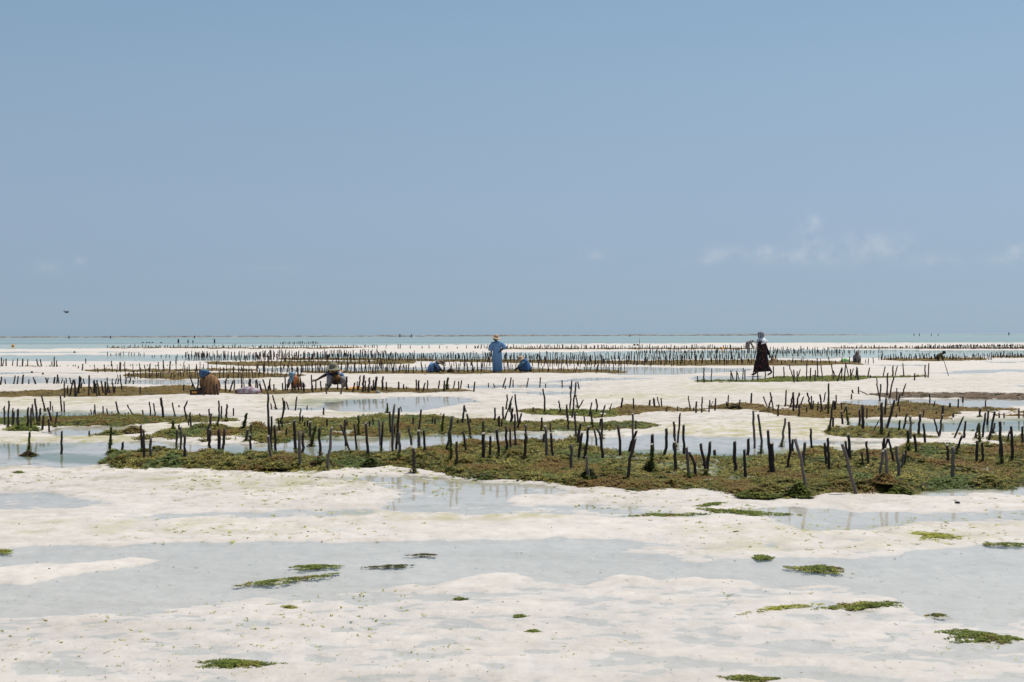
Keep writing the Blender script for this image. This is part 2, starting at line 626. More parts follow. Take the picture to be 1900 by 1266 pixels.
M = dict(sand=mat_sand(), water=mat_water(), sea=mat_sea(), weed=mat_weed(),
         dark=mat_wood('dark_mangrove_wood', (.026, .020, .018), (.078, .060, .052)),
         grey=mat_wood('weathered_grey_wood', (.070, .059, .052), (.17, .148, .130)),
         green=mat_wood('weed_covered_wood', (.022, .028, .010), (.060, .075, .020)))

# ------------------------------------------------------------------ ground sheet
ALG = np.zeros((NV, NU))
GRIT_SHADE = np.ones((NV, NU)) * (sstep(660, 720, gv) * (1 - .85 * sstep(860, 985, gv)))[:, None]
FILM = np.zeros((NV, NU))
for val, poly in [(1, [(-100, 818), (0, 820), (90, 806), (200, 803), (300, 812), (200, 824), (100, 826), (0, 832)]),
                  (.9, [(1330, 790), (1500, 775), (1600, 790), (1560, 812), (1400, 815), (1180, 806), (1200, 790)]),
                  (.8, [(1060, 735), (1220, 733), (1300, 740), (1200, 744), (1060, 741)]),
                  (.7, [(480, 735), (640, 735), (620, 748), (470, 752)]),
                  (.7, [(0, 738), (100, 738), (240, 742), (200, 752), (0, 756)]),
                  (.55, [(200, 885), (640, 884), (700, 900), (640, 912), (300, 905)]),
                  (.7, [(630, 950), (900, 956), (1080, 958), (1050, 968), (800, 972), (630, 968)]),
                  (.4, [(0, 960), (400, 965), (640, 975), (500, 1000), (0, 990)]),
                  (.4, [(1260, 975), (1900, 975), (1900, 1000), (1600, 1030), (1260, 1030)]),
                  (.7, [(130, 790), (500, 788), (480, 800), (250, 800)]),
                  (.8, [(600, 768), (740, 766), (960, 776), (700, 782)]),
                  (.6, [(1280, 706), (1450, 722), (1600, 732), (1400, 732), (1260, 728)])]:
    ALG[poly_mask(poly)] = val
for val, poly in [(1.15, [(200, 842), (720, 842), (860, 830), (1140, 836), (1900, 836), (1900, 903), (1690, 914), (1400, 916), (1180, 906), (940, 886), (800, 868), (740, 861), (480, 871), (200, 863)]),
                  (.7, [(500, 780), (960, 782), (1200, 790), (1100, 804), (500, 816)]), (1, [(20, 849), (60, 842), (130, 842), (210, 842), (240, 860), (140, 857), (80, 854)]),
                  (1, [(1590, 780), (1900, 780), (2500, 780), (2500, 805), (1700, 803), (1600, 798)]),
                  (.9, [(0, 762), (200, 766), (420, 772), (430, 780), (0, 780)]),
                  (.9, [(520, 800), (760, 800), (900, 795), (900, 812), (600, 818)]),
                  (.8, [(0, 826), (150, 826), (80, 836), (0, 838)]),
                  (.8, [(560, 744), (700, 740), (720, 746), (620, 752), (520, 756)]),
                  (.8, [(420, 828), (700, 826), (720, 846), (500, 850), (380, 846)])]:
    FILM[poly_mask(poly)] = val
ALG = blur(ALG, 8, 2)
FILM = blur(FILM, 6, 1.2)


def ground_attr(m, X, Y):
    u, v = uv_of(X, Y)
    return sample(m, *warp(u, v, X, Y))


vr = [1336.0]
while vr[-1] > 622.6:
    d = vr[-1] - 621.3
    vr.append(vr[-1] - (1.25 if d > 20 else max(.2, d * .06)))
Yf = F * H / (np.array(vr) - 621.3)
rows = np.concatenate([np.arange(-6, 5.83, .22), Yf, [4500, 7000, 12000, 22000]])
ncol = 1150
fan = np.linspace(-1, 1, ncol)
fan = np.sign(fan) * np.abs(fan) ** 1.25 * .56
YY, FF = np.meshgrid(rows, fan, indexing='ij')
XX = FF * (np.maximum(YY, -2) + 7.0)
ZZ = ground_z(XX.ravel(), np.maximum(YY.ravel(), .6)).reshape(XX.shape)
ZZ = np.where(YY > 320, -0.35, ZZ)
verts = np.stack([XX.ravel(), YY.ravel(), ZZ.ravel()], 1)
R, C = XX.shape
idx = np.arange(R * C).reshape(R, C)
faces = np.stack([idx[:-1, :-1].ravel(), idx[:-1, 1:].ravel(), idx[1:, 1:].ravel(), idx[1:, :-1].ravel()], 1)
yy = np.maximum(YY.ravel(), .6)
me = mesh_np('sand', verts, faces, M['sand'], True,
             dict(algae=ground_attr(ALG, XX.ravel(), yy), film=ground_attr(FILM, XX.ravel(), yy), grit=ground_attr(GRIT_SHADE, XX.ravel(), yy)))
tag(link('sand', me), 'pale wet coral sand of the tidal flat with shallow puddles', kind='structure')

# far side strips so that the flat goes on beside the surveyed part
wv = np.array([(-400, -40, 0), (400, -40, 0), (4000, 330, 0), (-4000, 330, 0)], float)
me = mesh_np('water', wv, np.array([[0, 1, 2, 3]]), M['water'])
tag(link('water', me), 'thin clear sea water standing in the pools of the flat', kind='structure')

Ysea = 285.0
sv_, sf_ = [], []
ny, nx = 60, 120
for j in range(ny):
    t_ = j / (ny - 1)
    Y = Ysea * (30000 / Ysea) ** t_
    for i in range(nx):
        a = i / (nx - 1) * 2 - 1
        edge = 14 * vnoise(np.array(a * 9), np.array(3.3), 5) * (1 - t_) if j < 3 else 0
        sv_.append((a * (Y * .9 + 120), Y + float(edge), .012 + .0 * t_))
for j in range(ny - 1):
    for i in range(nx - 1):
        sf_.append((j * nx + i, j * nx + i + 1, (j + 1) * nx + i + 1, (j + 1) * nx + i))
me = mesh_np('sea', sv_, sf_, M['sea'], True)
tag(link('sea', me), 'turquoise lagoon water between the flat and the reef', kind='structure')

# reef: a low rubble bank far out
rv, rf = [], []
nseg = 900
for i in range(nseg):
    X = -820 + 1640 * i / (nseg - 1)
    Yc = 1350 + 40 * float(vnoise(np.array(X * .01), np.array(1.), 8))
    h = 1.25 + .55 * float(fbm(np.array(X * .05), np.array(2.), 9, 3)) + .35 * random.random()
    if X > 290:
        h *= max(.0, 1 - (X - 290) / 80) if X < 440 else .35 * max(0, float(vnoise(np.array(X * .05), np.array(7.), 4)) + .2)
    h = max(h, -.2)
    for dy, hh in ((-12, -.3), (-7, h * .6), (0, h), (9, h * .5), (14, -.3)):
        rv.append((X, Yc + dy, hh))
for i in range(nseg - 1):
    for k in range(4):
        rf.append((i * 5 + k, (i + 1) * 5 + k, (i + 1) * 5 + k + 1, i * 5 + k + 1))
me = mesh_np('reef', rv, rf, mat_plain('reef_rubble', (.17, .165, .155), .9, .6, .15))
tag(link('reef', me), 'low brown reef bank on the horizon', kind='structure')

# ------------------------------------------------------------------ seaweed
PAL = {
    'mixed': [((0.291, 0.190, 0.060), 2.6), ((0.284, 0.245, 0.060), 4.2), ((0.135, 0.156, 0.036), 3.0), ((0.412, 0.360, 0.096), 3.6), ((0.128, 0.084, 0.034), 1.6), ((0.199, 0.252, 0.078), 2.2)],
    'green': [((0.213, 0.252, 0.048), 4), ((0.114, 0.156, 0.036), 2.5), ((0.355, 0.367, 0.084), 3.4), ((0.213, 0.156, 0.054), 1)],
    'brown': [((0.369, 0.258, 0.084), 4), ((0.284, 0.197, 0.066), 3), ((0.341, 0.286, 0.090), 2), ((0.170, 0.122, 0.050), 1)],
    'clump': [((.270, .330, .060), 4), ((.170, .220, .045), 3), ((.400, .420, .090), 3), ((.24, .18, .06), 1)],
    'yellow': [((.56, .56, .10), 3), ((.38, .42, .08), 2), ((.58, .54, .20), 1)],
    'rubble': [((.36, .26, .17), 3), ((.23, .16, .10), 3), ((.50, .43, .33), 2), ((.17, .14, .07), 1)],
    'dark': [((.075, .100, .026), 3), ((.150, .175, .045), 2), ((.12, .09, .04), 1.5)],
}


def tuft_mesh(X, Y, Z, size, lift, col, nst=6, seed=0):
    """many small frond rosettes as one vertex/face set. arrays per tuft"""
    rg = np.random.default_rng(seed)
    n = len(X)
    V, Fc, Cc = [], [], []
    base = 0
    for k in range(nst):
        az = rg.uniform(0, 2 * math.pi, n)
        ln = size * rg.uniform(.5, 1.2, n)
        wd = size * rg.uniform(.07, .16, n)
        up = lift * rg.uniform(.2, 1.15, n)
        dx, dy = np.cos(az), np.sin(az)
        ox, oy = -dy * wd, dx * wd
        j = rg.uniform(-.35, .35, (3, n)) * size
        b = np.stack([X + j[0], Y + j[1], Z - .004], 1)
        m1 = np.stack([b[:, 0] + dx * ln * .45, b[:, 1] + dy * ln * .45, Z + up], 1)
        e = np.stack([b[:, 0] + dx * ln, b[:, 1] + dy * ln, Z + up * rg.uniform(.1, 1.0, n)], 1)
        o = np.stack([ox, oy, rg.uniform(-.3, .3, n) * wd], 1)
        vs = np.stack([b - o * .6, b + o * .6, m1 + o, m1 - o, e + o * .35, e - o * .35], 1)   # n,6,3
        V.append(vs.reshape(-1, 3))
        ids = base + np.arange(n)[:, None] * 6
        Fc.append(ids + np.array([[0, 1, 2, 3]]))
        Fc.append(ids + np.array([[3, 2, 4, 5]]))
        cc = col * rg.uniform(.6, 1.5, (n, 1))
        Cc.append(np.repeat(np.concatenate([cc, np.ones((n, 1))], 1), 6, 0))
        base += n * 6
    return np.concatenate(V), np.concatenate(Fc), np.concatenate(Cc)


def tint_pick(pal, n, X, Y, seed, patch=1.0):
    rg = np.random.default_rng(seed)
    cs = np.array([c for c, w in PAL[pal]])
    ws = np.cumsum([w for c, w in PAL[pal]])
    ws = ws / ws[-1]
    r = np.clip(.5 + 1.25 * fbm(X * 2.2 * patch, Y * 1.3 * patch, seed + 3, 3) + rg.normal(0, .13, n), 0, .9999)
    return cs[np.searchsorted(ws, r)]


def weed_bed(label, poly, pal='mixed', n=1000, size=7, lift=5, mound=.05, seed=1, mat_on=True, name='seaweed_bed'):
    """size and lift in survey pixels; mound in metres. One mat with its fronds."""
    m = blur(poly_mask(poly).astype(float), 3.0, .8 if max(p[1] for p in poly) < 760 else (3.0 if max(p[1] for p in poly) > 850 else 1.8))
    us = [p[0] for p in poly]
    vs = [p[1] for p in poly]
    u0, u1, v0, v1 = max(min(us), -500) - 15, min(max(us), 2400) + 15, min(vs) - 5, max(vs) + 5
    allV, allF, allC, base = [], [], [], 0

    hole = .47 if max(p[1] for p in poly) > 850 else .8 if max(p[1] for p in poly) > 760 else .3

    def ragged(mk, X, Y):
        return mk * (1 - hole * 1.5 * sstep(.02 if hole < .6 else -.12, .55 if hole < .6 else .42, fbm(X * .9, Y * .5, seed + 31, 4)))

    def hgt(X, Y, mk):
        return ground_z(X, Y) * 1.0 + mound * np.clip(sstep(.35, 1.0, mk) * (.45 + 1.2 * (fbm(X * 1.3, Y * 1.0, seed + 50, 2) + .2) + 2.6 * np.clip(fbm(X * 3.6, Y * 2.4, seed + 52, 2) - .02, 0, .5)), 0, 2.2) + .004

    i0, i1 = max(0, int(v0 - V0)), min(NV, int(v1 - V0) + 2)
    ru, rv_ = np.meshgrid(gu, gv[i0:i1])
    rX, rY = xy_of(ru, rv_)
    rm = ragged(sample(m, *warp(ru, rv_, rX, rY)), rX, rY)
    EXTRA[i0:i1] = np.maximum(EXTRA[i0:i1], hgt(rX, rY, rm) - ground_z(rX, rY) - .004)
    if mat_on:
        su, sw = (7.0, 1.5) if v1 > 760 else (8.0, .8)
        gu_, gv_ = np.meshgrid(np.arange(u0, u1, su), np.arange(v0, v1, sw))
        X, Y = xy_of(gu_, gv_)
        mk = ragged(sample(m, *warp(gu_, gv_, X, Y)), X, Y)
        Z = hgt(X.ravel(), Y.ravel(), mk.ravel()).reshape(X.shape)
        Z = np.where(mk < .35, ground_z(X.ravel(), Y.ravel()).reshape(X.shape) - .015, Z)
        r, c = X.shape
        ids = np.arange(r * c).reshape(r, c)
        q = np.stack([ids[1:, :-1].ravel(), ids[1:, 1:].ravel(), ids[:-1, 1:].ravel(), ids[:-1, :-1].ravel()], 1)
        keep = (mk.ravel()[q] > .35).sum(1) >= 2
        q = q[keep]
        cc = tint_pick(pal, r * c, X.ravel(), Y.ravel(), seed) * .85
        allV.append(np.stack([X.ravel(), Y.ravel(), Z.ravel()], 1))
        allF.append(q)
        allC.append(np.concatenate([cc, np.ones((r * c, 1))], 1))
        base += r * c
    rg = np.random.default_rng(seed + 9)
    u = rg.uniform(u0, u1, n * 4)
    v = rg.uniform(v0, v1, n * 4)
    X, Y = xy_of(u, v)
    mk = ragged(sample(m, *warp(u, v, X, Y)), X, Y)
    ok = mk > rg.uniform(.18, .55, n * 4)
    u, v, X, Y, mk = u[ok][:n], v[ok][:n], X[ok][:n], Y[ok][:n], mk[ok][:n]
    if len(u):
        Z = hgt(X, Y, mk)
        pxm = Y / F
        big = 1 + 1.2 * np.clip(fbm(X * 2.2, Y * 1.6, seed + 70, 2), -.3, .8)
        tv, tf, tcl = tuft_mesh(X, Y, Z, size * pxm * rg.uniform(.6, 1.4, len(u)), lift * pxm * big * rg.uniform(.4, 1.3, len(u)),
                                tint_pick(pal, len(u), X, Y, seed), 8, seed)
        allV.append(tv)
        allF.append(tf + base)
        allC.append(tcl)
    me = mesh_np(name, np.concatenate(allV), np.concatenate(allF), M['weed'], False, dict(tint=np.concatenate(allC)))
    return tag(link(name, me), label, kind='stuff')


BEDS = [
    ('broad front bed of brown and green seaweed', [
        (185, 863), (215, 868), (260, 871), (310, 872), (350, 871), (400, 874), (470, 876), (540, 877), (600, 871), (640, 869),
        (690, 869), (740, 866), (800, 873), (815, 880), (860, 886), (930, 890), (990, 893), (1040, 900), (1080, 905), (1130, 905),
        (1180, 910), (1240, 908), (1300, 910), (1345, 913), (1375, 918), (1420, 925), (1500, 924), (1540, 919), (1590, 916),
        (1610, 918), (1690, 918), (1700, 910), (1760, 903), (1830, 904), (1900, 904), (2400, 904), (2400, 830), (1900, 830),
        (1860, 832), (1800, 834), (1740, 829), (1700, 833), (1650, 840), (1600, 844), (1560, 846), (1515, 836), (1500, 848),
        (1430, 850), (1390, 851), (1330, 849), (1270, 844), (1180, 845), (1145, 841), (1090, 834), (1070, 819), (1000, 817),
        (960, 820), (900, 822), (870, 820), (850, 823), (845, 836), (800, 837), (760, 844), (700, 846), (640, 845), (590, 852),
        (545, 847), (470, 847), (430, 851), (380, 849), (300, 848), (240, 846), (210, 850), (195, 858)],
     'mixed', 24000, 8, 3.2, .060),
    ('ragged seaweed bank behind the left pool', [
        (165, 808), (235, 799), (246, 795), (260, 801), (330, 800), (372, 798), (430, 798), (500, 800), (560, 796), (620, 790),
        (600, 812), (500, 822), (430, 821), (380, 822), (330, 822), (270, 820), (230, 817), (165, 814)], 'mixed', 4500, 5, 2.8, .06),
    ('flat green brown weed strip at far left', [
        (-500, 780), (0, 778), (60, 774), (130, 773), (200, 773), (270, 774), (340, 775), (400, 777), (440, 781), (440, 783),
        (380, 784), (300, 786), (230, 788), (150, 790), (80, 791), (0, 797), (-500, 797)], 'mixed', 3600, 4.5, 2, .03),
    ('bright green algae around the left stake cluster', [
        (0, 795), (60, 790), (70, 800), (60, 803), (20, 803), (0, 800)], 'green', 350, 6, 3, .02),
    ('middle weed bed behind the centre pool', [
        (510, 783), (560, 782), (600, 783), (690, 778), (700, 771), (720, 768), (760, 772), (800, 775), (815, 782), (850, 785),
        (930, 782), (950, 790), (1010, 790), (1060, 789), (1110, 792), (1160, 787), (1220, 794), (1218, 796), (1180, 799),
        (1130, 800), (1050, 799), (980, 803), (950, 802), (890, 805), (830, 806), (760, 811), (700, 810), (640, 811), (580, 808),
        (520, 817), (500, 815)], 'mixed', 6000, 4.8, 2.2, .035),
    ('narrow green weed strip at centre', [
        (960, 767), (990, 764), (1030, 767), (1080, 767), (1130, 765), (1160, 768), (1140, 773), (1125, 777), (1070, 775),
        (1020, 772), (985, 769)], 'green', 1000, 4.5, 2.2, .035),
    ('long brown weed strip under the right hand stakes', [
        (1135, 762), (1160, 757), (1200, 756), (1250, 760), (1300, 763), (1330, 757), (1380, 753), (1450, 755), (1540, 754),
        (1600, 753), (1700, 752), (1730, 753), (1800, 760), (1900, 763), (2400, 763), (2400, 783), (1900, 783), (1830, 782),
        (1740, 779), (1700, 783), (1640, 776), (1600, 776), (1560, 778), (1510, 777), (1450, 773), (1400, 765), (1340, 763),
        (1310, 766), (1250, 766), (1200, 768), (1170, 772), (1140, 772)], 'brown', 6000, 4.5, 1.8, .03),
    ('weed bank before the pale sand tongue at right', [
        (1525, 801), (1580, 797), (1640, 797), (1700, 802), (1760, 804), (1800, 800), (1860, 802), (2400, 802), (2400, 830),
        (1870, 826), (1840, 821), (1790, 815), (1740, 812), (1690, 815), (1640, 816), (1590, 814), (1540, 808)], 'mixed', 4200, 5, 2.8, .05),
    ('brown weed bed beside the seated woman in brown', [
        (-500, 731), (0, 730), (60, 729), (110, 728), (150, 722), (200, 722), (280, 722), (330, 718), (375, 722), (440, 727),
        (480, 727), (480, 732), (440, 732), (390, 732), (330, 734), (250, 736), (180, 738), (100, 738), (50, 739), (0, 740),
        (-500, 740)], 'brown', 3000, 4, 1.4, .03),
    ('thin weed strip below the squatting woman in a hat', [
        (480, 725), (550, 724), (620, 722), (700, 722), (740, 722), (780, 725), (850, 725), (885, 728), (880, 729.5), (800, 729),
        (700, 730), (600, 731), (480, 732)], 'brown', 1100, 3.6, 1.4, .025),
    ('green weed strip beneath the walking woman', [
        (1290, 707), (1350, 707), (1420, 704), (1440, 701), (1520, 700), (1590, 701), (1720, 697.5), (1720, 699.5), (1600, 705),
        (1590, 707), (1520, 709), (1400, 711), (1300, 711)], 'green', 1500, 3.6, 1.4, .03),
    ('brown weed strip at the feet of the woman in blue', [
        (560, 690.5), (680, 690), (800, 688), (920, 688), (1000, 686.5), (1150, 688), (1160, 692), (1060, 693), (900, 694),
        (700, 695), (560, 693)], 'brown', 1500, 3.5, 1.2, .03),
    ('long distant brown weed strip under the dense stake rows', [
        (520, 665), (700, 666), (900, 668), (1100, 671), (1250, 670), (1400, 669), (1500, 671), (1590, 673), (1605, 677),
        (1500, 679), (1400, 680), (1250, 679), (1150, 677), (1000, 675), (850, 672), (700, 670), (520, 668)], 'brown', 2600, 3.5, 1.2, .03),
    ('distant weed strip behind the hat wearing squatter', [
        (380, 673), (480, 672), (620, 672), (770, 670), (770, 675), (640, 678), (520, 680), (480, 681), (390, 677)], 'brown', 900, 3.5, 1.2, .03),
    ('weed strip behind the woman with the blue headscarf', [
        (230, 696), (300, 694), (400, 693), (480, 694), (560, 697), (560, 700), (460, 703), (350, 705), (260, 703), (230, 699)], 'brown', 1100, 3.5, 1.2, .03),
    ('far right weed strip under the bending figure', [
        (1640, 667), (1740, 665.5), (1830, 666), (1830, 669.5), (1700, 671), (1640, 669.5)], 'brown', 500, 3.5, 1.2, .03),
    ('far weed line at the right edge', [(1840, 662), (1900, 662), (2400, 661), (2400, 664), (1840, 665)], 'brown', 350, 3.5, 1.2, .03),
    ('farthest weed line at left', [(200, 644.5), (560, 645.5), (700, 644), (700, 645.5), (560, 648), (200, 646)], 'brown', 400, 2.6, 1, .03),
    ('farthest weed line at centre', [(900, 646.5), (1400, 646.5), (1400, 649), (900, 648)], 'brown', 420, 2.6, 1, .03),
    ('farthest weed line at right', [(1540, 646), (1900, 645), (2300, 645), (2300, 648), (1900, 648), (1540, 647.5)], 'brown', 420, 2.6, 1, .03),
    ('faint weed line between the left stake rows', [(160, 687), (300, 688), (470, 686), (470, 689), (300, 691), (160, 690)], 'brown', 400, 4, 1.5, .03),
    ('weed line at the far left stakes', [(-300, 680), (0, 680), (110, 680.5), (110, 682), (0, 682), (-300, 682)], 'brown', 220, 3.5, 1.5, .03),
    ('bank of brown shell and weed litter by the right pool', [
        (1610, 735), (1660, 731), (1760, 730), (1900, 732), (2400, 731), (2400, 741), (1800, 741), (1650, 741)], 'rubble', 2200, 4, 1.2, .015),
]
for i, (lab, poly, pal, n, sz, lf, md) in enumerate(BEDS):
    weed_bed(lab, poly, pal, n, sz, lf, md, seed=100 + 17 * i)


def clump(label, cu, cv, w, h, pal, n, size=7, lift=4, slant=0.0, seed=0, stick=None, group='loose clumps of green seaweed on the sand'):
    """a loose clump lying on the sand: origin at its base"""
    rg = np.random.default_rng(seed + 500)
    a = rg.uniform(0, 2 * math.pi, n)
    r = np.sqrt(rg.uniform(0, 1, n)) * (0.75 + .35 * np.sin(3 * a + seed) * .5 + .2 * np.sin(5 * a + 2 * seed))
    lobes = fbm(np.cos(a) * 1.6 + seed * 3.1, np.sin(a) * 1.6 + r * 2.2, seed, 3)
    r = r * (1.12 + .6 * lobes)
    uu = cu + r * np.cos(a) * w / 2 * 1.1
    vv = cv + r * np.sin(a) * h / 2 + (uu - cu) * slant
    X, Y = xy_of(uu, vv)
    Z = np.maximum(ground_z(X, Y), .001) + .008 * (1 - np.clip(r, 0, 1))
    ox, oy, oz = place(cu, cv)
    pxm = Y / F
    tv, tf, tc_ = tuft_mesh(X - ox, Y - oy, Z - oz, size * pxm, lift * .6 * pxm * np.clip(1.3 - r, .2, 1), tint_pick(pal, n, X, Y, seed, 4), 6, seed)
    me = mesh_np('seaweed_clump', tv, tf, M['weed'], False, dict(tint=tc_))
    o = link('seaweed_clump', me, None, (ox, oy, oz))
    return tag(o, label, 'seaweed', group)


CL = [
    ('bright green seaweed clump with a dark twig, nearest at bottom left', 440, 1235, 150, 17, 'clump', 330, 8, 6, 0),
    ('short green seaweed clump under pool water, upper of the left pair', 582, 1053, 90, 9, 'clump', 150, 8, 3, -.02),
    ('long slanting green seaweed streak in the left foreground pool', 528, 1078, 180, 9, 'clump', 220, 8, 3, -.11),
    ('thin dark green seaweed streak near the middle of the pool', 722, 1052, 86, 5, 'dark', 90, 7, 2, -.05),
    ('small weed wisp in the pool behind the thin streak', 785, 1031, 52, 4, 'dark', 50, 7, 2, 0),
    ('dark flat seaweed patch left of the larger mid clump', 1232, 957, 110, 7, 'clump', 170, 7, 3, 0),
    ('long green clump on sand in front of the front bed', 1370, 953, 190, 11, 'clump', 340, 7, 4.5, .02),
    ('small green tuft behind the long mid clump', 1318, 940, 50, 8, 'clump', 90, 7, 4, -.1),
    ('yellow green sprawling clump at the right pool head', 1735, 998, 100, 13, 'yellow', 200, 7, 4, .08),
    ('flat dark green strip at right edge by the pool', 1868, 1011, 100, 6, 'clump', 120, 7, 3, .02),
    ('compact green clump at the shore of the right pool', 1522, 1057, 105, 14, 'clump', 240, 8, 5, .04),
    ('dark green clump with black tips at lower right', 1600, 1127, 150, 15, 'clump', 300, 8, 6, -.04),
    ('thin yellow green arc left of the dark tipped clump', 1452, 1130, 115, 10, 'yellow', 150, 7, 3, -.12),
    ('broad green clump at the lower right edge', 1822, 1185, 155, 20, 'clump', 380, 8, 6, .05),
    ('small green tuft at the left end of the right pool', 1414, 1036, 42, 7, 'clump', 60, 7, 4, 0),
    ('green clump cut by the bottom edge of the photo', 1395, 1263, 110, 9, 'clump', 160, 8, 5, 0),
    ('small clump at the left edge by the pool shore', 4, 1024, 40, 6, 'yellow', 60, 7, 4, 0),
    ('little brown weed knot beside the right pool', 1738, 1144, 42, 7, 'mixed', 60, 7, 4, .03),
    ('small square green clump at bottom centre', 987, 1175, 24, 7, 'clump', 45, 7, 4, 0),
    ('tiny green clump above the square one', 963, 1145, 26, 5, 'clump', 35, 7, 3, 0),
    ('thin green sliver left of centre in the foreground', 853, 1113, 36, 4, 'clump', 35, 7, 2, 0),
    ('small green clump below the left pool', 534, 1130, 28, 5, 'yellow', 35, 7, 3, 0),
    ('green clump on the sand at the far left before the pool', 34, 880, 18, 4, 'clump', 40, 6, 3, 0),
]
for i, c in enumerate(CL):
    o = clump(c[0], *c[1:9], slant=c[9], seed=i + 1)

# scraps of weed strewn over the sand: nobody could count them
rg = np.random.default_rng(77)
n = 4600
u = rg.uniform(-300, 2200, n)
v = 868 + 390 * rg.uniform(0, 1, n) ** 2.6
X, Y = xy_of(u, v)
dens = fbm(X * .7, Y * .45, 91, 3)
ok = (dens + rg.normal(0, .10, n) > .02) & (level(X, Y) < .75)
X, Y = X[ok], Y[ok]
sz = Y / F * rg.uniform(3, 13, len(X)) * (1 - .5 * sstep(8, 6.5, Y))
tv, tf, tc_ = tuft_mesh(X, Y, np.maximum(ground_z(X, Y), 0) + .003, sz, sz * .10, tint_pick('yellow', len(X), X, Y, 5, 3), 3, 6)
me = mesh_np('seaweed_scraps', tv, tf, M['weed'], False, dict(tint=tc_))
tag(link('seaweed_scraps', me), 'scattered yellow green scraps of seaweed on the sand', kind='stuff')
n = 900
u = rg.uniform(-200, 2100, n)
v = 732 + 130 * rg.uniform(0, 1, n)
X, Y = xy_of(u, v)
ok = (level(X, Y) < .45) & (fbm(X * .3, Y * .3, 92, 2) + rg.normal(0, .1, n) > .05)
X, Y = X[ok], Y[ok]
sz = Y / F * rg.uniform(1.5, 5, len(X))
tv, tf, tc_ = tuft_mesh(X, Y, ground_z(X, Y) + .002, sz, sz * .25, tint_pick('mixed', len(X), X, Y, 8, 3) * 1.3, 3, 8)
me = mesh_np('seaweed_crumbs', tv, tf, M['weed'], False, dict(tint=tc_))
tag(link('seaweed_crumbs', me), 'weed crumbs strewn over the middle sand banks', kind='stuff')

# dark shell grit, and white flecks added to stand in for sun glints
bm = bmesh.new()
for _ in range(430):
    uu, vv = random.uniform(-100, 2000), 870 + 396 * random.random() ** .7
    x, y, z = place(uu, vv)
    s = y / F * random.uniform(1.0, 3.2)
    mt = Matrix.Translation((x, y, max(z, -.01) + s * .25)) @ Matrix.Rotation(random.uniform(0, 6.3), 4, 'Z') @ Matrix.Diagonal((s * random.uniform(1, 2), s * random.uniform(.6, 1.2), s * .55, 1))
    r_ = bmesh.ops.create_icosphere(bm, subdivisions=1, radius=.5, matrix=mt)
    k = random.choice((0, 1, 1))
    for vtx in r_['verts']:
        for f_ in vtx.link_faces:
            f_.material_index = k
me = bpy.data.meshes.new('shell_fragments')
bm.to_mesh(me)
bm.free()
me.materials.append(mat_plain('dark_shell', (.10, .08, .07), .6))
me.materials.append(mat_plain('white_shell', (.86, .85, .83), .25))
tag(link('shell_fragments', me), 'small dark and white shell fragments on the wet sand', kind='stuff')
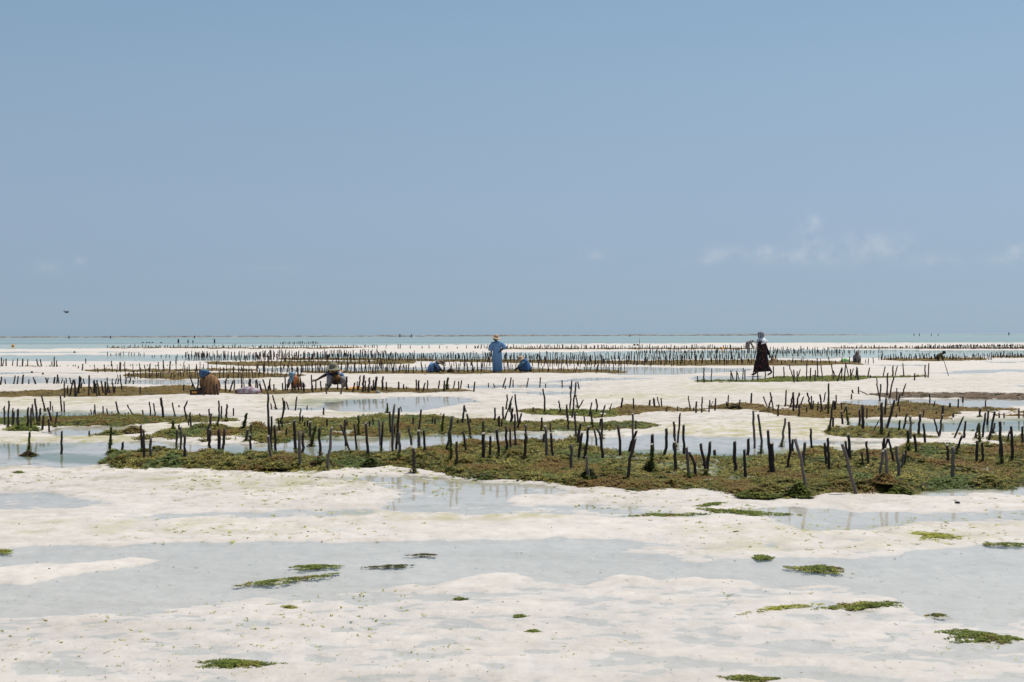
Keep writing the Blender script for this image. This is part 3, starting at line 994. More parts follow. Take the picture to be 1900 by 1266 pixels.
# ------------------------------------------------------------------ stakes of the seaweed farm
# foot u, foot v, top u, top v, width (survey pixels), then optional knee u, knee v and g (grey) or w (weedy)
STK = """
8,789,6.8,754,2.5|14.5,795,17.3,744,2.5|21,790,22.5,758,2|24.5,792,25,764,3|32.5,795,33.3,756,3.5|50.5,796,51.8,758,3|57,795,56,756,2.5|61,785,60,754,2.5,g
69,790,65.5,740,3|72,785,74.5,753,3|78,800,80,772,3|91.5,802,89.5,776,2.5|96,786,88,758,3|101,794,106,766,2.5|83.5,764,77.5,733,2.2|92.5,762,92,745,2.2|97.5,764,97,753,1.5
114,765,111.5,734,2.2|119,766,118.5,745,2|169.5,768,167.5,759,1.5|173.5,769,173.5,761,1.5|176.5,769,175.5,751,2|52,846,52.3,802,3.2,w|112.5,843,112.8,800,3.2|164.5,809,164.5,800,2.5,w
190.5,771,190.5,754,2|199.5,771,197,759,2|207,768,207,764,1.5|220,772,215,745,2.3|215.5,771,215,768,2.5|246.5,772,236,751,2|237.5,771,237.5,765,2|265.5,774,264,761,2.2|279.5,774,276.5,746,2
288.5,775,284,749,2|303,776,297.5,738,3.5|324,775,319.5,747,2|345,777,346.5,741,2.5,342,753|332,756,331,752,2|320.5,801,321,781,4,w|349.5,790,349,778,2|353.5,800,352.5,768,2.5|371.5,775,369.5,768,1.8
326.5,836,329,797,3|331,805,331.8,788,3|334,847,336,793,3.2,g|342.5,848,340.5,803,3.8|203,843,206,793,3.6,w|224,846,227,820,3.6|263,846,262,792,3.2|266.5,856,265.5,798,3.6|278.5,853,280,813,4,g
384,820,390.5,769,3.6,388.5,785|388,772,387,759,2.5|388.5,848,388,805,4|402,798,406,749,2.5,406.5,778|410.5,778,409.5,754,2.2|420,782,421,750,3|432.5,772,432.5,758,2|449.5,798,457.5,768,4.5,w|455.5,819,459.5,797,4
465,812,465.5,787,2.2|464,845,462.5,807,3.5|406,848,406,798,5.5|411,847,416,796,4.3|498.5,800,496.8,727,3|501,848,499,773,4|502.5,840,504.3,772,3|501.5,868,496.5,823,4.2,g|511,849,508,790,3.8|503.5,760,501.5,749,2
512,760,505.5,734,2.2|521,786,527.5,743,3,527,757|527,760,524,738,2|535.5,761,530.5,746,2|547.5,762,550.5,736,2.2|519,800,514.5,777,2.5|522.5,795,523,783,2|529,812,531,795,2.5|549,845,546.5,780,4.5,545.5,812
555.5,791,557.5,761,2.2|561,786,561,772,2|563.5,794,565,780,2.5|555.5,873,554.5,809,4.5,g|559.5,846,562,801,4|569,760,569.5,753,2|574.5,814,574.5,783,3.5|570,797,570,779,2.5|576,828,585.5,790,4.5,w
600,770,600,757,2.5|605.5,794,606.5,779,3,w|593,850,592.5,794,4|606.5,871,615.5,793,4.2,g|649.5,840,629.5,788,3|641,828,639.5,778,3.5|643.5,791,643.5,783,2.5|661,842,657,788,3|664.5,812,664.5,777,3,w
685.5,794,684.5,782,2.5|693,792,690.5,775,2|684,860,678.5,793,4|705,827,703,779,3.5,g|706,845,711,783,3.2|718.5,767,717.5,749,2.5,w|723.5,810,722,770,3|728,845,731,754,3.5,727,790,g|734,843,739.5,756,3.8,735,812
731,806,732,792,3|744.5,763,743,755,1.5|740,862,740.5,812,5,g|766,790,766,774,2.5|775,820,780.5,760,3|777.5,840,776.5,799,5,g|786.5,840,786.5,794,3.5|767,857,766,812,5|763,826,757,793,3.2|801.5,780,802.5,769,2
806.5,789,806.5,775,2.5|819.5,806,823,773,3,w|817.5,770,817.5,767,1.5|848.5,790,849,781,3|828.5,837,839.5,773,4.5,g|836.5,859,835,800,3.8,w|846,860,846.5,811,3.5|857,786,861,752,3|864.5,765,862,757,2|866,834,858,793,3.5
874,818,866,769,3.2|871,787,872,778,2|896.5,806,895.5,781,3.3,w|896,854,896.5,804,6.3|908.5,854,909,809,3.6|918,782,917.5,757,2.8|933.5,782,932.5,755,2.8|929.5,788,930.5,776,2.5|935,782,950.5,735,2.5,946,750
939,760,940.5,732,2.3|948.5,787,950,757,4|926.5,853,921,797,4.2|940,851,938,801,3.8|946.5,833,945.5,794,3|924.5,801,925.5,780,3.5|945,765,948,748,2.5|961,789,955.5,735,2.5|960.5,802,967,773,3|955.5,831,954.5,769,3
989,764,988.5,755,1.8|1009,767,1007,722,2.5,1011,745|1004,801,1004.5,776,3|1040,767,1036,743,2.2|1052,775,1051,751,3|1053.5,799,1053.5,771,3|1057,760,1061,706,2.2|1061,775,1068.5,710,2.6|1071.5,757,1068,733,2
1074.5,722,1071.5,709,2,w|1071,761,1082.5,742,2|1093,773,1097.5,747,2.2|1099,797,1096.5,762,2.8,w|1106,765,1105.5,739,2.5,1107.5,750|1130,765,1134.5,749,1.8|1116,775,1122.5,752,2.5|1084.5,784,1083,772,2
1113.5,796,1114,780,2.5|1117,812,1116,774,3.2|1067.5,816,1066.5,766,3.2|974,856,974,807,4.5|976.5,824,975.5,788,3,g|1014.5,855,1011.5,794,4.5,1012,815,g|1008,825,1008,803,3|1024.5,850,1021.5,804,3.8|1021,805,1020,788,2.5
1058.5,870,1059.5,825,4.5,g|1071,830,1077,785,4.5|1072.5,853,1080,803,4.5|1083,853,1092,791,4.2|1091,890,1086.5,845,4.2,1088.5,862,g|1108,832,1102,797,3|1117,852,1108,797,4.2,1115.5,818|951.5,718,951.5,705,1.8
977,719,980,702,1.7|1001,719,1002.5,701,1.9|1012,720,1012,712,1.6|1043,719,1042.5,706,1.7,w|1057,722,1057,716,1.8|1152.5,758,1154.5,739,2.5|1176,762,1174.5,739,2.2|1204.5,755,1205.5,743,3|1214,759,1212.5,742,3
1223.5,761,1219.5,742,1.8|1227.5,757,1226,739,2|1235,760,1237.5,752,2|1256,761,1257,751,1.5|1280,763,1277.5,736,1.8|1287,763,1287,757,1.8|1291,766,1292,745,2.5|1301.5,766,1303,737,2|1315,765,1316.5,743,2.2
1317.5,757,1322.5,744,1.1|1326.5,762,1327.5,739,2.2|1173,830,1173,767,3,g|1179,797,1179.5,782,2.5|1150.5,847,1147,792,4,1149,815|1164,844,1180,800,4.5|1164,888,1178,814,4.8,1167,856|1209.5,876,1209,824,5.5,w
1209.5,851,1209.5,806,5.5|1231,849,1235.5,795,4.5,1236.5,828|1253,835,1249,783,3.2|1251.5,812,1252,788,2|1257,822,1261.5,767,2.8|1268.5,842,1268,786,4|1252,875,1250.5,820,5|1278.5,890,1273,830,4.5,g
1289.5,886,1277.5,843,4.3,1289.5,866|1310,882,1299,822,4.8,1307,862|1311,880,1317.5,821,5.2|1326,848,1325,835,4.5|1347.5,755,1347.5,746,2|1350,756,1351.5,733,1.8|1363.5,757,1364,748,3.5,w|1370.5,760,1372.5,742,2
1393,752,1394.5,730,2.5|1423.5,755,1416,736,2|1424.5,764,1432,739,2.2|1435,763,1429,728,2|1443,772,1444.5,750,2.5|1456.5,755,1458.5,724,2.2|1466,757,1471,735,2.4|1472,766,1471.5,729,2.8|1477,759,1483,729,2.5
1481,773,1483.5,750,2.5|1485,752,1490.5,736,2|1496.5,766,1496.5,756,2|1504.5,760,1497.5,729,2.5|1505,758,1505,735,2|1507.5,762,1509,744,2|1515.5,765,1518,746,2|1399.5,831,1398,761,3.4,g|1411,845,1405,771,3.4,1413,822,g
1363.5,876,1363.5,821,5.5|1382.5,886,1381,834,4.6|1388,849,1388,813,4.6|1430.5,873,1426,793,4.2|1434,873,1433,817,5.6|1450,829,1455.5,775,3.4,g|1461.5,870,1465,787,3.6,1466.5,835|1469,844,1470,816,3.5
1497.5,924,1476.5,817,5.2,1486,856,g|1489,867,1492.5,820,4.6,g|1505.5,839,1503.5,794,3.2|1526,763,1520.5,732,2.5|1528,746,1532,728,1.8|1537,772,1537.5,716,2.5,w|1551.5,747,1551,733,2|1529,765,1532.5,752,2.2|1522.5,767,1522.5,760,2.2
1538,804,1545.5,746,3|1545,799,1546,775,3|1549,763,1548.5,745,3.8|1561,763,1561,748,1.8|1563,787,1560.5,763,3|1564.5,769,1569.5,755,2|1573,789,1570.5,753,2.8,w|1579.5,743,1580,733,2|1582.5,730,1581,724,2.5|1593,731,1593,718,1.8
1594.5,793,1594,759,3.2|1601.5,801,1600,750,4.3|1607.5,777,1608.5,757,2|1619.5,802,1631.5,780,1.8|1632.5,744,1634,713,2.2|1632,741,1627.5,704,1.8,1627,715|1645.5,736,1646.5,693,2.2|1650.5,741,1658,700,2.2,1654,718
1663.5,740,1664.5,716,1.8|1665.5,753,1669.5,730,2.2|1673,739,1681.5,716,1.8|1642,773,1645,742,3|1645,796,1659,743,4,1654,765|1636,813,1635,753,4.6|1669.5,765,1667,753,2|1631,762,1630,757,2.5|1625,769,1624,765,2
1662.5,775,1663.5,768,2.2|1667.5,802,1669.5,780,2.8|1675.5,801,1683,767,2.8|1689,810,1689.5,768,3.5,g|1704,808,1708.5,768,3.8|1685,835,1684.5,793,4.5,w|1642,832,1650.5,799,3|1533,870,1530,829,4.2|1538,873,1536,812,4.2
1587,917,1561.5,824,5.2,1572,855,g|1575,856,1567.5,818,3.6|1578,856,1574.5,807,4.6|1601.5,869,1597,841,3.2|1610.5,866,1607.5,823,3.8|1638.5,838,1640,813,4.6|1658,860,1647.5,814,3.3|1631.5,896,1639,838,4.6,g|1647,901,1642,838,4.6,g
1669.5,890,1665.5,826,4.8,g|1672,870,1675.5,841,4,g|1678,865,1680,835,3.5|1701,850,1695,811,4|1712.5,775,1714,761,2|1725.5,752,1725,730,2|1732,756,1734.5,745,1.8|1736.5,770,1737,763,2|1747.5,775,1750,753,3.5
1742.5,811,1733.5,776,2.6|1743,808,1749,770,3|1762,758,1762.5,749,3|1768.5,775,1768.5,767,3|1777.5,758,1778,740,2.2|1786,747,1786.5,737,2.5,w|1770.5,813,1787.5,773,2.8|1788.5,813,1792,781,3|1817.5,774,1818,757,2.8
1828.5,759,1828.5,743,2|1809.5,814,1815,787,3|1817.5,821,1817,786,3.5,w|1823,812,1829,766,3|1831.5,789,1834.5,761,3|1834.5,817,1846,763,3.5|1842.5,805,1845.5,784,2.8|1854,776,1853.5,766,2.2|1863,776,1862.5,767,2.2
1890.5,777,1891,759,2.2|1717.5,829,1714,786,3.2|1758.5,859,1758.5,826,4|1771,846,1784.5,809,3.8|1768.5,901,1767.5,843,6,g|1813,859,1814,819,4.2|1823,856,1821.5,819,3.8|1855,853,1854,810,4|1858.5,861,1853.5,780,4.5
1879,857,1873.5,788,4.5|1869.5,820,1872,800,2.5|1897,823,1896.5,788,3.5
119.5,738,118.5,707,2.2|124.5,734,126,718,2|130,735,136,706,2.2|128,736,133,715,2|140,735,137,704,3|139,735,139,718,3|145,732,149.5,700,3|144,728,146,698,2|150,722,152,710,2|157,728,155,721,1.5|164.5,736,164,697,2.5
172,731,166.5,718,2|175.5,731,175,706,3.3|179.5,736,178,712,2.2|184.5,733,180,704,2.2|192,730,187,706,2.2|196,732,195.5,706,3|204,732,199,715,2.2|199.5,730,200,712,2|211.5,731,207.5,712,2|211,730,213,717,2
226.5,726,222,695,1.8|259.5,731,259.5,718,2|339.5,726,340.5,714,2|361,722,351,696,2|356,720,357,712,2|366,722,369,702,2.2|370,732,371,719,2.2|377.5,734,380,716,2.4|391,733,390,722,2|398.5,733,397,714,2.4|404,733,402,713,2.8
407,726,406,716,2|418.5,729,417,708,2|418,726,420,702,2|425.5,729,432,707,2.2|433.5,724,434.5,705,2|448.5,721,448,699,2|437.5,731,437,724,2|453,720,452,710,1.5|463.5,731,463.5,703,4.6|474,722,475,705,2|479,728,476,704,2
485,729,481.5,712,3|494.5,727,487,704,2.2|497,726,501,703,2.2|501,726,500,715,2.5|508,727,507.5,713,2|524.5,726,523.5,711,2|528.5,726,529,695,2|533,726,532.5,713,2|542,727,543,706,2.4|547,726,546.5,716,2.4
553.5,727,551.5,681,2|559,725,555.5,695,1.8|564,727,562.5,711,3|578.5,727,578,696,2|580.5,729,579,716,2.5|585.5,725,586,707,2|596,725,594.5,706,2|605.5,731,604,712,2|607.5,724,607.5,712,2|626,725,626,712,2
632,731,635.5,712,2.8,g|642.5,725,643.5,699,2.5|654.5,728,657.5,710,2.5|662.5,725,662.5,708,1.8|665,725,668,697,2.2|673,728,674.5,697,3.2|677.5,725,678,705,2|683,729,685.5,701,3|690,725,688,716,2|691.5,726,692.5,705,2.2
695.5,726,698,699,3.6|709,726,710,700,2.8|716.5,725,716.5,709,2.2|739.5,723,739,709,2.5|748.5,725,748.5,713,2|753.5,722,753.5,716,1.5|772,725,772,704,2|776.5,725,776.5,706,2.8|783.5,727,788.5,711,2.4|793,724,793,706,2
813,721,815,706,2|823.5,726,824.5,706,2.5|828.5,724,831,702,3.2,w|841,721,843.5,707,2|850.5,724,850.5,708,2|854,721,856,706,2,w|869,721,868.5,713,1.8|878.5,727,880.5,709,2.4|906,719,906,711,1.5|917.5,719,915.5,712,1.5
932.5,720,938,702,2.2,w|945,720,948,701,2.2,w|937,722,937,716,2|1,714,2,699,2|10,713,9,704,1.6|25,713,28,697,2|31.5,713,34,698,2|41,713,43.5,696,2.6|53,713,53.5,704,1.7|65,713,61,700,1.8|66,713,64,705,2|87,712,84,701,1.8
87,711,89,701,1.6|100,712,101.5,700,2.4|105,712,106.5,695,1.8|109,712,107,695,1.8|113,712,116,702,1.5|122.5,712,122.5,702,1.6|132,713,129,701,1.8|156.5,713,154,703,1.8|199,713,198.5,701,1.6|207.5,713,208,703,1.5
213.5,713,215.5,702,1.6|218,713,220,703,1.6|233,713,234,700,2|240,710,244,695,1.8|247,713,247,706,1.6
1294.5,710,1294,698,1.7|1306,710,1306,682,1.8|1319.5,709,1320,685,1.6|1356.5,708,1355.5,692,1.5|1361,707,1355,687,1.8|1366.5,708,1367,689,1.8|1371.5,707,1368,692,1.2|1378,706,1379.5,683,1.5|1382,706,1382,686,1.7|1396,706,1398,690,1.5
1406,707,1406,691,1.8|1419,703,1420.5,683,1.6|1434.5,702,1434.5,680,1.8|1454,701,1453.5,680,1.6|1472.5,704,1464,676,1.5|1473.5,710,1472.5,686,2|1479,709,1479,689,1.7|1481,698,1485,685,1.6|1496.5,705,1497.5,673,1.6
1503,707,1504,684,1.8|1512,708,1513,687,1.7|1517.5,700,1516,664,1.6|1526,701,1523,678,1.5|1546.5,704,1543,675,1.6|1550,700,1546,688,1.5|1553.5,708,1561.5,682,2|1560.5,703,1563.5,684,1.6|1566.5,708,1568.5,672,1.8
1575,701,1569.5,675,1.4|1579.5,706,1578.5,685,1.8|1580,697,1583.5,684,1.5|1587.5,702,1590,681,1.6|1592.5,706,1591,683,2.2|1610,701,1613.5,683,1.8|1615,701,1614.5,697,1.8|1638.5,699,1642.5,680,1.5|1656,699,1656.5,679,2
1660.5,698,1665,679,1.5|1677,699,1674.5,674,1.5|1696.5,706,1697.5,693,2,w|1716.5,701,1717,677,1.8|1722,701,1723.5,674,1.6
2.5,680,3,664,1.6|5,679,7,668,1.3|11,680,11.5,666,1.6|23,679,24,667,1.3|32,680,32.5,665,1.5|41.5,680,42,666,2|51,680,51,667,1.4|71,680,67.5,667,1.8|76.5,680,75,667,1.6|96.5,680,96.5,671,1.4|100,681,101.5,662,1.7|105,681,105,669,1.4
152,688,153.5,675,1.8|159,675,158.5,666,1.4|206,680,206.5,670,1.5|221.5,688,222,672,1.8|145,684,145,679,1.4|276.5,690,278,675,2|303,684,303,669,1.8|326.5,677,327,661,1.6|314.5,688,315.5,671,2
"""
# rows too far off to pick the stakes apart one by one: (u0, u1, v foot left, v foot right, height, count)
ROWS = [(230, 480, 703, 703, 19, 34), (480, 560, 699, 699, 18, 14), (172, 340, 691, 691, 16, 17), (340, 480, 690, 690, 15, 22), (215, 470, 703, 702, 10, 16),
        (345, 480, 669, 670, 14, 34), (345, 480, 663, 665, 12, 34), (480, 720, 668, 668, 16, 75), (480, 720, 663, 663, 12, 60), (480, 720, 674, 674, 13, 38),
        (480, 760, 692, 692, 16, 44), (480, 760, 684, 684, 13, 32), (560, 900, 691, 692, 18, 52), (860, 1160, 691, 691, 17, 44), (820, 1260, 680, 679, 14, 56),
        (720, 1000, 670, 672, 14, 78), (720, 1000, 665, 665, 11, 62), (1000, 1440, 676, 676, 15, 82), (1000, 1440, 667, 665, 13, 100), (1000, 1440, 672, 671, 11, 44),
        (1440, 1620, 675, 675, 11, 22), (1440, 1560, 661, 660, 7, 14), (200, 480, 645.5, 646, 5.5, 46), (480, 700, 646, 645.5, 5.5, 46), (700, 880, 647, 647, 7, 12), (880, 960, 647, 647, 7, 24),
        (960, 1180, 647, 648, 7, 62), (1180, 1420, 648, 648, 7.5, 74), (1180, 1440, 656, 655, 8, 74), (1440, 1560, 656, 656, 8, 52), (1560, 1640, 655.5, 655.5, 7, 14),
        (1400, 1540, 650, 649, 6, 22), (1560, 1700, 647, 647, 5.5, 36), (1700, 1900, 647.5, 647.5, 7.5, 100), (1900, 2150, 647.5, 647, 7.5, 80), (1760, 1900, 643, 642.5, 3.5, 40),
        (1630, 1840, 668, 667, 11, 62), (1840, 1900, 664, 663, 10, 24), (1900, 2100, 664, 663, 10, 40), (200, 268, 659.5, 659.5, 6, 12), (520, 590, 638, 638, 4, 20), (280, 345, 663, 664, 6, 8),
        (40, 330, 681, 679, 3.0, 26), (-260, 0, 714, 714, 15, 24), (-300, 0, 680, 680, 13, 20), (-300, 0, 737, 737, 26, 18), (1900, 2120, 776, 776, 20, 18), (1900, 2150, 820, 820, 38, 14)]

stk = []
for ent in STK.replace('\n', '|').split('|'):
    if not ent:
        continue
    f_ = ent.split(',')
    kind_ = 'dark'
    if f_[-1] in 'gw':
        kind_ = 'grey' if f_[-1] == 'g' else 'green'
        f_ = f_[:-1]
    f_ = [float(x) for x in f_]
    stk.append(dict(f=f_[:5], knee=f_[5:7] if len(f_) > 5 else None, mat=kind_))
rg = np.random.default_rng(5)
traced = len(stk)
for (u0, u1, va, vb, hh, n) in ROWS:
    for k in range(n):
        t_ = (k + rg.uniform(-.45, .45)) / max(1, n - 1)
        uu = u0 + (u1 - u0) * t_
        vv = va + (vb - va) * t_ + rg.normal(0, .25) * (1 if hh < 9 else 3.2)
        h_ = hh * rg.uniform(.5, 1.2)
        stk.append(dict(f=[uu, vv, uu + rg.normal(0, .09) * h_, vv - h_, (1.15 if hh > 9 else 1.0) * rg.uniform(.75, 1.3)], knee=None, mat='dark'))


def stake_geo(f, knee, seed, ns=7, mseg=6):
    """verts relative to the foot, faces; a whittled pole, slightly crooked, with a flat cut top"""
    rg_ = random.Random(seed)
    bu, bv, tu, tv_, w = f
    X, Y, z = place(bu, bv)
    pm = Y / F
    Lp = Vector(((tu - bu) * pm, 0, (bv - tv_) * pm))
    Lp.y = rg_.uniform(-.12, .12) * Lp.length
    r0 = max((.76 - .028 * w) * w * pm, .008)
    pts = []
    bury = Lp.normalized() * -.12
    for i in range(mseg + 1):
        t_ = i / mseg
        p = Lp * t_
        if knee:
            k_ = Vector(((knee[0] - bu) * pm, 0, (bv - knee[1]) * pm))
            tk = max(.08, min(.92, k_.z / max(Lp.z, 1e-3)))
            p = k_ * (t_ / tk) if t_ < tk else k_ + (Lp - k_) * ((t_ - tk) / (1 - tk))
        if 0 < i < mseg:
            p = p + Vector((rg_.gauss(0, .13), rg_.gauss(0, .13), 0)) * r0 * min(2.0, Lp.length / r0 * .12)
        pts.append(p)
    pts.insert(0, pts[0] + bury)
    vs, fs = [], []
    for i, p in enumerate(pts):
        t_ = max(0, i - 1) / mseg
        r = r0 * (1.07 - .16 * t_) * (1 + rg_.gauss(0, .05))
        for k in range(ns):
            a = 2 * math.pi * k / ns
            sl = .5 * r0 * math.cos(a + 1.2 * math.sin(seed)) if i == len(pts) - 1 else 0
            vs.append((p.x + r * math.cos(a), p.y + r * math.sin(a), p.z + sl))
    m = len(pts)
    for i in range(m - 1):
        for k in range(ns):
            fs.append((i * ns + k, i * ns + (k + 1) % ns, (i + 1) * ns + (k + 1) % ns, (i + 1) * ns + k))
    return (X, Y, z), vs, fs, [(m - 1) * ns + k for k in range(ns)], Lp, r0


def score(s):
    f = s['f']
    return math.hypot(f[2] - f[0], f[3] - f[1]) * (f[4] + .4) if -5 < f[0] < 1905 else 0


order = sorted(range(len(stk)), key=lambda i: -score(stk[i]))
solo = sorted(order[:300])
rest = sorted(order[300:])


def zone(u, v):
    if v >= 836:
        return 'the broad front weed bed', (630, 1270)
    if v >= 800:
        return 'the pools behind the front bed', (630, 1270)
    if v >= 778:
        return 'the middle weed beds', (630, 1270)
    if v >= 742:
        return 'the sand behind the middle beds', (630, 1270)
    if u < 330:
        return 'the row left of the brown seated woman', None
    if u < 640 and v >= 718:
        return 'the row around the squatting women', None
    if u < 1100 and v >= 714:
        return 'the puddles right of the squatting women', None
    if 1280 < u < 1800 and v < 715:
        return 'the green strip beneath the walking woman', None
    return 'the far sand beyond the beds', (630, 1270)


groups = {}
for i in solo:
    s = stk[i]
    f = s['f']
    Y = F * H / (f[1] - (HC - (f[0] - 950) * HSL))
    ln = math.hypot(f[2] - f[0], f[3] - f[1]) * Y / F
    size = 'long' if ln > .62 else 'middling' if ln > .40 else 'short'
    dx = (f[2] - f[0]) / math.hypot(f[2] - f[0], f[3] - f[1])
    lean = 'bent' if s['knee'] else 'right-leaning' if dx > .13 else 'left-leaning' if dx < -.13 else 'upright'
    shade = {'dark': 'dark', 'grey': 'greyish', 'green': 'weed-covered'}[s['mat']]
    z_, cuts = zone(f[0], f[1])
    part = ''
    if cuts:
        part = ' at left' if f[0] < cuts[0] else ' at right' if f[0] > cuts[1] else ' at centre'
    groups.setdefault((size, lean, shade, z_ + part), []).append(i)
ORD = ['', 'second', 'third', 'fourth', 'fifth', 'sixth', 'seventh', 'eighth', 'ninth', 'tenth', 'eleventh', 'twelfth', 'thirteenth',
       'fourteenth', 'fifteenth', 'sixteenth', 'seventeenth', 'eighteenth', 'nineteenth', 'twentieth']
lab = {}
for (size, lean, shade, zz), ids in groups.items():
    ids.sort(key=lambda i: stk[i]['f'][0])
    for k, i in enumerate(ids):
        if len(ids) == 1:
            lab[i] = f'only {size} {lean} {shade} stake in {zz}'
        elif k == 0:
            lab[i] = f'leftmost {size} {lean} {shade} stake in {zz}'
        elif k == len(ids) - 1:
            lab[i] = f'rightmost {size} {lean} {shade} stake in {zz}'
        else:
            lab[i] = f'{ORD[k]} from left {size} {lean} {shade} stake in {zz}'


def weed_wrap(parent, Lp, r0, pm, seed, big=1.0, top=.55):
    """fronds hanging on the lower part of a pole"""
    rg_ = np.random.default_rng(seed)
    n = int(60 * big)
    t_ = top * rg_.uniform(0, 1, n) ** 1.3
    a = rg_.uniform(0, 2 * math.pi, n)
    rr = r0 * (1.0 + 2.6 * big * (1 - t_ / .6) ** 2 * rg_.uniform(.3, 1, n))
    X = Lp.x * t_ + rr * np.cos(a)
    Y = Lp.y * t_ + rr * np.sin(a)
    Z = Lp.z * t_ + .005
    tv, tf, tcl = tuft_mesh(X, Y, Z, np.full(n, r0 * 1.7), -np.full(n, r0 * 1.2), tint_pick('green', n, X * 9, Y * 9, seed), 4, seed)
    link('hanging_weed', mesh_np('hanging_weed', tv, tf, M['weed'], False, dict(tint=tcl)), parent)


CUT = mat_plain('pale_cut_wood', (.34, .30, .25), .8, .3, 60)
for i in solo:
    s = stk[i]
    loc, vs, fs, cap, Lp, r0 = stake_geo(s['f'], s['knee'], i)
    me = bpy.data.meshes.new('wooden_stake')
    me.from_pydata(vs, [], fs + [cap])
    for p_ in me.polygons[:-1]:
        p_.use_smooth = True
    me.materials.append(M[s['mat']])
    me.materials.append(CUT)
    me.polygons[-1].material_index = 1
    o = link('wooden_stake', me, None, loc)
    tag(o, lab[i], 'stake', 'wooden stakes of the seaweed farm')
    if s['mat'] == 'green':
        weed_wrap(o, Lp, r0, loc[1] / F, i)
    elif s['f'][1] > 745 and random.Random(i).random() < .33:
        weed_wrap(o, Lp, r0, loc[1] / F, i, .7, .22)
av, af, ac = [], [], 0
for i in rest:
    loc, vs, fs, cap, Lp, r0 = stake_geo(stk[i]['f'], stk[i]['knee'], i, 5, 3)
    av += [(a + loc[0], b + loc[1], c + loc[2]) for a, b, c in vs]
    af += [tuple(x + ac for x in q) for q in fs] + [tuple(x + ac for x in cap)]
    ac += len(vs)
me = bpy.data.meshes.new('far_stakes')
me.from_pydata(av, [], af)
me.materials.append(M['dark'])
tag(link('far_stakes', me), 'hundreds of small dark stakes standing in rows far out on the flat', kind='stuff')


def tube(bm, pts, rad, ns=6, mi=0):
    """tapered tube through points, rad list"""
    rings = []
    for i, p in enumerate(pts):
        p = Vector(p)
        d = (Vector(pts[min(i + 1, len(pts) - 1)]) - Vector(pts[max(i - 1, 0)])).normalized()
        a = d.orthogonal().normalized() if abs(d.z) < .9 else Vector((1, 0, 0))
        a = (a - d * a.dot(d)).normalized()
        b = d.cross(a)
        rings.append([bm.verts.new(p + (a * math.cos(2 * math.pi * k / ns) + b * math.sin(2 * math.pi * k / ns)) * rad[i]) for k in range(ns)])
    for r1, r2 in zip(rings, rings[1:]):
        for k in range(ns):
            f = bm.faces.new((r1[k], r1[(k + 1) % ns], r2[(k + 1) % ns], r2[k]))
            f.smooth = True
            f.material_index = mi
    for r_, rev in ((rings[0], True), (rings[-1], False)):
        f = bm.faces.new(r_[::-1] if rev else r_)
        f.material_index = mi


def bm_obj(name, bm, mats, parent=None, loc=None):
    me = bpy.data.meshes.new(name)
    bmesh.ops.recalc_face_normals(bm, faces=bm.faces[:])
    bm.to_mesh(me)
    bm.free()
    for m_ in (mats if isinstance(mats, (list, tuple)) else [mats]):
        me.materials.append(m_)
    return link(name, me, parent, loc)


def pole(name, label, cat, a, b, w, mat, group=None):
    """loose stick between two ground/air points given in survey pixels at a's depth"""
    x, y, z = place(*a)
    pm = y / F
    bm = bmesh.new()
    e = Vector(((b[0] - a[0]) * pm, 0.02, (a[1] - b[1]) * pm))
    tube(bm, [Vector((0, 0, 0)), e * .35 + Vector((0, .01, w * pm * .4)), e * .7, e], [w * pm * .5, w * pm * .55, w * pm * .45, w * pm * .3])
    return tag(bm_obj(name, bm, mat, None, (x, y, z)), label, cat, group)


pole('fallen_branch', 'thin fallen branch leaning from a short stake onto the sand', 'branch', (1610, 733), (1594, 725), 1.8, M['dark'])
pole('fallen_branch', 'crooked driftwood piece on brown litter, nearer the right edge pair left one', 'branch', (1843, 734), (1858, 731), 2.2, M['dark'])
pole('fallen_branch', 'driftwood piece on brown litter closest to the right edge', 'branch', (1886, 735.5), (1895, 732), 2.4, M['dark'])
pole('long_stick', 'long thin stick leaning alone on bare sand at right', 'stick', (1760, 698), (1751, 667), 1.3, M['dark'])
pole('thin_pole', 'tall thin pole standing by the dark mounds on far sand', 'pole', (1186.5, 642), (1186.5, 628), .8, M['dark'])
pole('cord', 'thin cord stretched between two stakes at centre', 'cord', (1038, 745), (1057, 745.5), .9, M['grey']).location.z += .36
